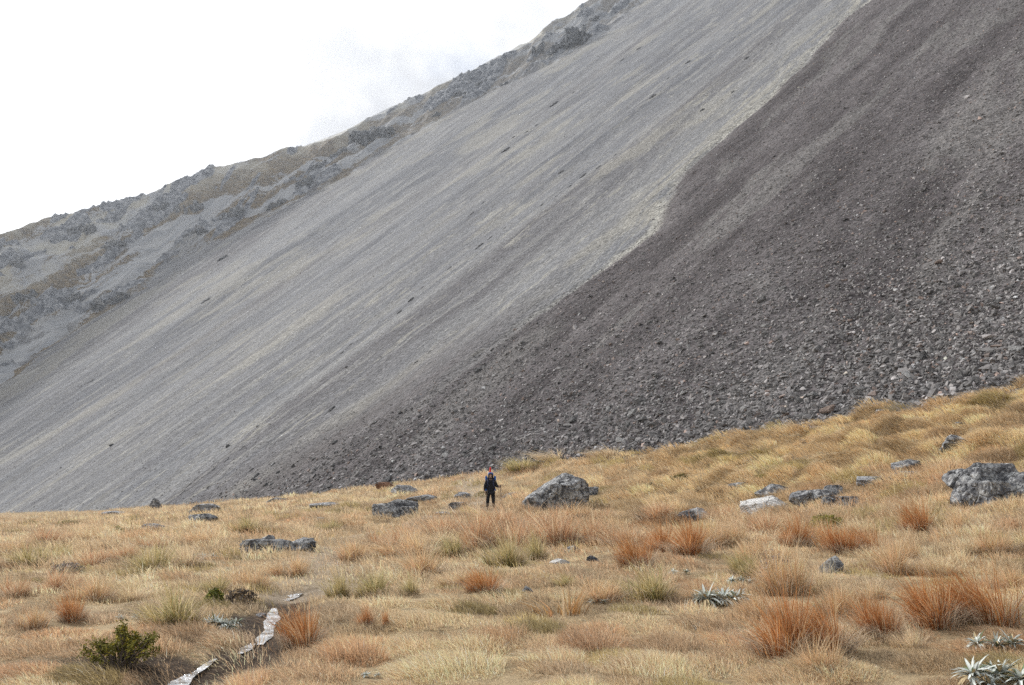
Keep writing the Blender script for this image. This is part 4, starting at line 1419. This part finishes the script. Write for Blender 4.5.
# ------------------------------------------------------------------ grass carpet
gr = np.random.default_rng(404)
UG, VG = proj(gx, gy, gz)
arg = np.abs((UG[1:, :-1] - UG[:-1, :-1]) * (VG[:-1, 1:] - VG[:-1, :-1]) - (VG[1:, :-1] - VG[:-1, :-1]) * (UG[:-1, 1:] - UG[:-1, :-1]))
ins = ((UG[:-1, :-1] > -520) & (UG[:-1, :-1] < 1560) & (VG[:-1, :-1] > 250) & (VG[:-1, :-1] < 900)) * np.where((UG[:-1, :-1] > -40) & (UG[:-1, :-1] < 1064) & (VG[:-1, :-1] < 720), 1.0, .45)
den = ins * (1 - .92 * mud[:-1, :-1]) * (1 - .8 * pth[:-1, :-1]) * (1 - sstep(.1, .8, rub[:-1, :-1])) * (gfoot[:-1, :-1] < 1.2)
far = sstep(10, 45, RRg[:-1, :-1])
wg = (np.minimum(arg, 30) * den * (1 + .7 * far)).ravel()
cg = np.cumsum(wg); cg /= cg[-1]
NG = 860000
k = np.searchsorted(cg, gr.random(NG))
i, j = np.unravel_index(np.minimum(k, len(cg) - 1), arg.shape)
fu, fv = gr.random(NG), gr.random(NG)
LG = lambda G: (G[i, j] * (1 - fu) * (1 - fv) + G[i + 1, j] * fu * (1 - fv) + G[i, j + 1] * (1 - fu) * fv + G[i + 1, j + 1] * fu * fv)
bx, by, bz = LG(gx), LG(gy), LG(gz)
keep = np.ones(NG, bool)
for (fx, fy, rx, ry, yw) in FOOT:
    c, s = math.cos(-yw), math.sin(-yw)
    dx, dy = bx - fx, by - fy
    keep &= ((c * dx - s * dy) / rx) ** 2 + ((s * dx + c * dy) / ry) ** 2 > 1.0
bx, by, bz = bx[keep], by[keep], bz[keep]
n = len(bx)
r = np.hypot(bx, by)
# clumps: jittered cells, each with its own tone, height and lean


def clump(cell, seed):
    ci, cj = np.floor(bx / cell), np.floor(by / cell)
    best = np.full(n, 1e9); idx = np.zeros(n, int); bdx = np.zeros(n); bdy = np.zeros(n)
    for di in (-1, 0, 1):
        for dj in (-1, 0, 1):
            a_ = ((ci + di).astype(int) * 73856093) ^ ((cj + dj).astype(int) * 19349663) ^ seed
            h1 = (a_ * 2654435761 % 4294967296) / 4294967296
            h2 = ((a_ ^ 0x5bd1e995) * 40503 * 2654435761 % 4294967296) / 4294967296
            px, py = (ci + di + .1 + .8 * h1) * cell, (cj + dj + .1 + .8 * h2) * cell
            d_ = np.hypot(bx - px, by - py) / cell
            m = d_ < best
            best = np.where(m, d_, best); idx = np.where(m, np.abs(a_), idx)
            bdx = np.where(m, bx - px, bdx); bdy = np.where(m, by - py, bdy)
    return best, idx, bdx / cell, bdy / cell


bA, iA, ax_, ay_ = clump(.55, 12345)
bB, iB, bx_, by_ = clump(1.25, 777)
mixB = sstep(14, 28, r) > gr.random(n)
best = np.where(mixB, bB, bA); idx = np.where(mixB, iB, iA)
ox, oy = np.where(mixB, bx_, ax_), np.where(mixB, by_, ay_)
hsh = lambda q: ((idx * q + 12345) * 2654435761 % 4294967296) / 4294967296
c1, c2, c3 = hsh(7), hsh(131), hsh(977)
tall = sstep(9, 28, r)
right = sstep(-4, 12, bx) * sstep(20, 34, by)
hf = np.clip(1.15 - 1.3 * best ** 2, .25, 1.15) * (.55 + .9 * c1)
short = sstep(.1, .5, fbm(bx / 3.3, by / 3.3, 3.1, 3)) * (1 - right)
L = (.10 + .20 * tall + .06 * right) * hf * (1 - .45 * short) * gr.uniform(.6, 1.25, n)
wind = np.stack([-.50 - .65 * right, -.10 - .1 * right], -1)
lean = wind + np.stack([ox, oy], -1) * 1.1 * (c2 > .25)[:, None] + gr.normal(0, 1, (n, 2)) * (.38 - .14 * right)[:, None] + np.stack([.5 * perlin(bx / 2.2, by / 2.2, 2), .5 * perlin(bx / 2.2, by / 2.2, 9)], -1)
f1 = fbm(bx / 5.0, by / 5.0, 1.7, 3)
f2 = fbm(bx / 1.4, by / 1.4, 8.7, 3)
col = STRAW[None] * (1 - right[:, None]) + (GOLD * .68 + STRAW * .32)[None] * right[:, None]
lf = sstep(.05, .45, f1)[:, None] * (1 - right)[:, None]
col = col * (1 - .6 * lf) + PINK[None] * .6 * lf
gf_ = (sstep(.05, .5, f2) * (1 - .6 * tall))[:, None]
col = col * (1 - .55 * gf_) + GREY[None] * .55 * gf_
rk = ((c3 > .86) * (1 - .6 * right))[:, None]
col = col * (1 - .4 * rk) + (RUST * .6 + PINK * .4)[None] * .4 * rk
ol = ((c3 < .11))[:, None] * .55
col = col * (1 - ol) + (OLIVE * 1.4)[None] * ol
indiv = gr.random(n)
col = np.where((indiv < .10)[:, None], GREY[None] * .9, col)
col = np.where((indiv > .95)[:, None], PALE[None], col)
col = col * np.exp(gr.normal(0, 1, (n, 1)) * (.22 - .10 * tall)[:, None]) * np.exp((c2 - .6) * .65)[:, None]
col = np.clip(col, .02, .75)
w = np.maximum(.0035, r / FOC * .62) * gr.uniform(.7, 1.3, n)
w = np.minimum(w, .05)
dome = np.clip(1 - 2.4 * best ** 2, 0, 1) * (.02 + .07 * tall + .20 * right) * (.2 + c1) * (1 - .6 * short)
P = np.stack([bx, by, bz - .01 + dome], -1)
yaw = gr.uniform(0, np.pi, n)
nearm = r < 16
gA = blade_geo(P[nearm], L[nearm], w[nearm], lean[nearm], yaw[nearm], col[nearm], np.clip(col[nearm] * 1.08, 0, .8), 3)
gB = blade_geo(P[~nearm], L[~nearm], w[~nearm], lean[~nearm], yaw[~nearm], col[~nearm], np.clip(col[~nearm] * 1.08, 0, .8), 2)
V, C, Q, T_ = join_geo([gA, gB])
grass = link('grass', np_mesh('grass', V, [Q, T_], False, {'Col': C}), None, M_BLD)
tag(grass, 'dry straw and gold grass covering the valley floor', 'grass', kind='stuff')

# ------------------------------------------------------------------ air
x0, x1 = float(min(Xg.min(), gx.min())) - 5, float(max(Xg.max(), gx.max())) + 5
y0, y1 = float(min(Yg.min(), gy.min())) - 5, float(max(Yg.max(), gy.max())) + 5
z0, z1 = float(min(Zg.min(), gz.min())) - 1, float(Zg.max()) + 40
hz = bpy.data.meshes.new('haze')
hz.from_pydata([(x, y, z) for x in (x0, x1) for y in (y0, y1) for z in (z0, z1)], [],
               [(0, 1, 3, 2), (4, 6, 7, 5), (0, 4, 5, 1), (2, 3, 7, 6), (0, 2, 6, 4), (1, 5, 7, 3)])
hm = bpy.data.materials.new('haze'); hm.use_nodes = True
hm.node_tree.nodes.remove(hm.node_tree.nodes['Principled BSDF'])
pv = hm.node_tree.nodes.new('ShaderNodeVolumePrincipled')
pv.inputs['Color'].default_value = (.86, .92, 1.0, 1)
pv.inputs['Density'].default_value = HAZE
pv.inputs['Anisotropy'].default_value = .6
hm.node_tree.links.new(pv.outputs[0], hm.node_tree.nodes['Material Output'].inputs['Volume'])
tag(link('haze', hz, None, hm), 'thin pale haze in the mountain air', 'haze', kind='stuff')

# ------------------------------------------------------------------ sky and sun
SUN_AZ, SUN_EL = R(-48), R(36)
sd = np.array([math.sin(SUN_AZ) * math.cos(SUN_EL), math.cos(SUN_AZ) * math.cos(SUN_EL), math.sin(SUN_EL)])
wd = bpy.data.worlds.new('World'); scene.world = wd
wd.use_nodes = True
wt = wd.node_tree
bg = wt.nodes['Background']
sky = wt.nodes.new('ShaderNodeTexSky'); sky.sky_type = 'NISHITA'; sky.sun_disc = False
sky.sun_elevation = SUN_EL; sky.sun_rotation = SUN_AZ
sky.altitude = 1400; sky.dust_density = 1.5
geo = wt.nodes.new('ShaderNodeTexCoord').outputs['Generated']


class WN(NT):
    def __init__(self): self.t = wt


Wn = WN()
nv = wt.nodes.new('ShaderNodeVectorMath'); nv.operation = 'DOT_PRODUCT'
wt.links.new(geo, nv.inputs[0]); nv.inputs[1].default_value = sd
glow = Wn.ma('POWER', Wn.ma('MAXIMUM', nv.outputs['Value'], 0.0), 7.0)
cl = Wn.noise(geo, 2.6, 6, .6, .4)
cl2 = Wn.noise(geo, 5.0, 4, .55)
CLOUD = 6.0
lum = Wn.ma('ADD', CLOUD, Wn.ma('MULTIPLY', glow, 9.0))
lum = Wn.ma('MULTIPLY', lum, Wn.mr(cl2, .40, .60, .74, 1.2))
gap = wt.nodes.new('ShaderNodeVectorMath'); gap.operation = 'DOT_PRODUCT'
wt.links.new(geo, gap.inputs[0])
gd = ray(440, -90); gap.inputs[1].default_value = gd / np.linalg.norm(gd)
gm = Wn.ma('MULTIPLY', Wn.mr(gap.outputs['Value'], .88, .985), Wn.mr(Wn.noise(geo, 4.0, 4, .5, .4), .36, .60))
lum = Wn.ma('MULTIPLY', lum, Wn.mr(gm, 0.0, 1.0, 1.0, .64, False))
cc = wt.nodes.new('ShaderNodeCombineColor')
for q, kf in enumerate((.985, 1.0, 1.035)): Wn.put(cc.inputs[q], Wn.ma('MULTIPLY', lum, kf))
mixc = Wn.mix(Wn.mr(cl, .34, .50, .72, 1.0), sky.outputs[0], cc.outputs[0])
wt.links.new(mixc, bg.inputs['Color'])
bg.inputs['Strength'].default_value = .12

sl = bpy.data.lights.new('sun', 'SUN'); sl.energy = 3.2; sl.angle = R(6); sl.color = (1.0, .965, .92)
so = bpy.data.objects.new('sun', sl); COL.objects.link(so)
so.rotation_euler = Vector(sd).to_track_quat('Z', 'Y').to_euler()

scene.view_settings.view_transform = 'Standard'
scene.view_settings.look = 'None'
scene.view_settings.exposure = 0.53
scene.view_settings.gamma = 1.0
scene.view_settings.use_curve_mapping = False
scene.render.engine = 'CYCLES'
scene.cycles.max_bounces = 5
scene.cycles.diffuse_bounces = 3
scene.cycles.transparent_max_bounces = 4
scene.cycles.use_denoising = False
print('built in', round(time.time() - T0, 1))
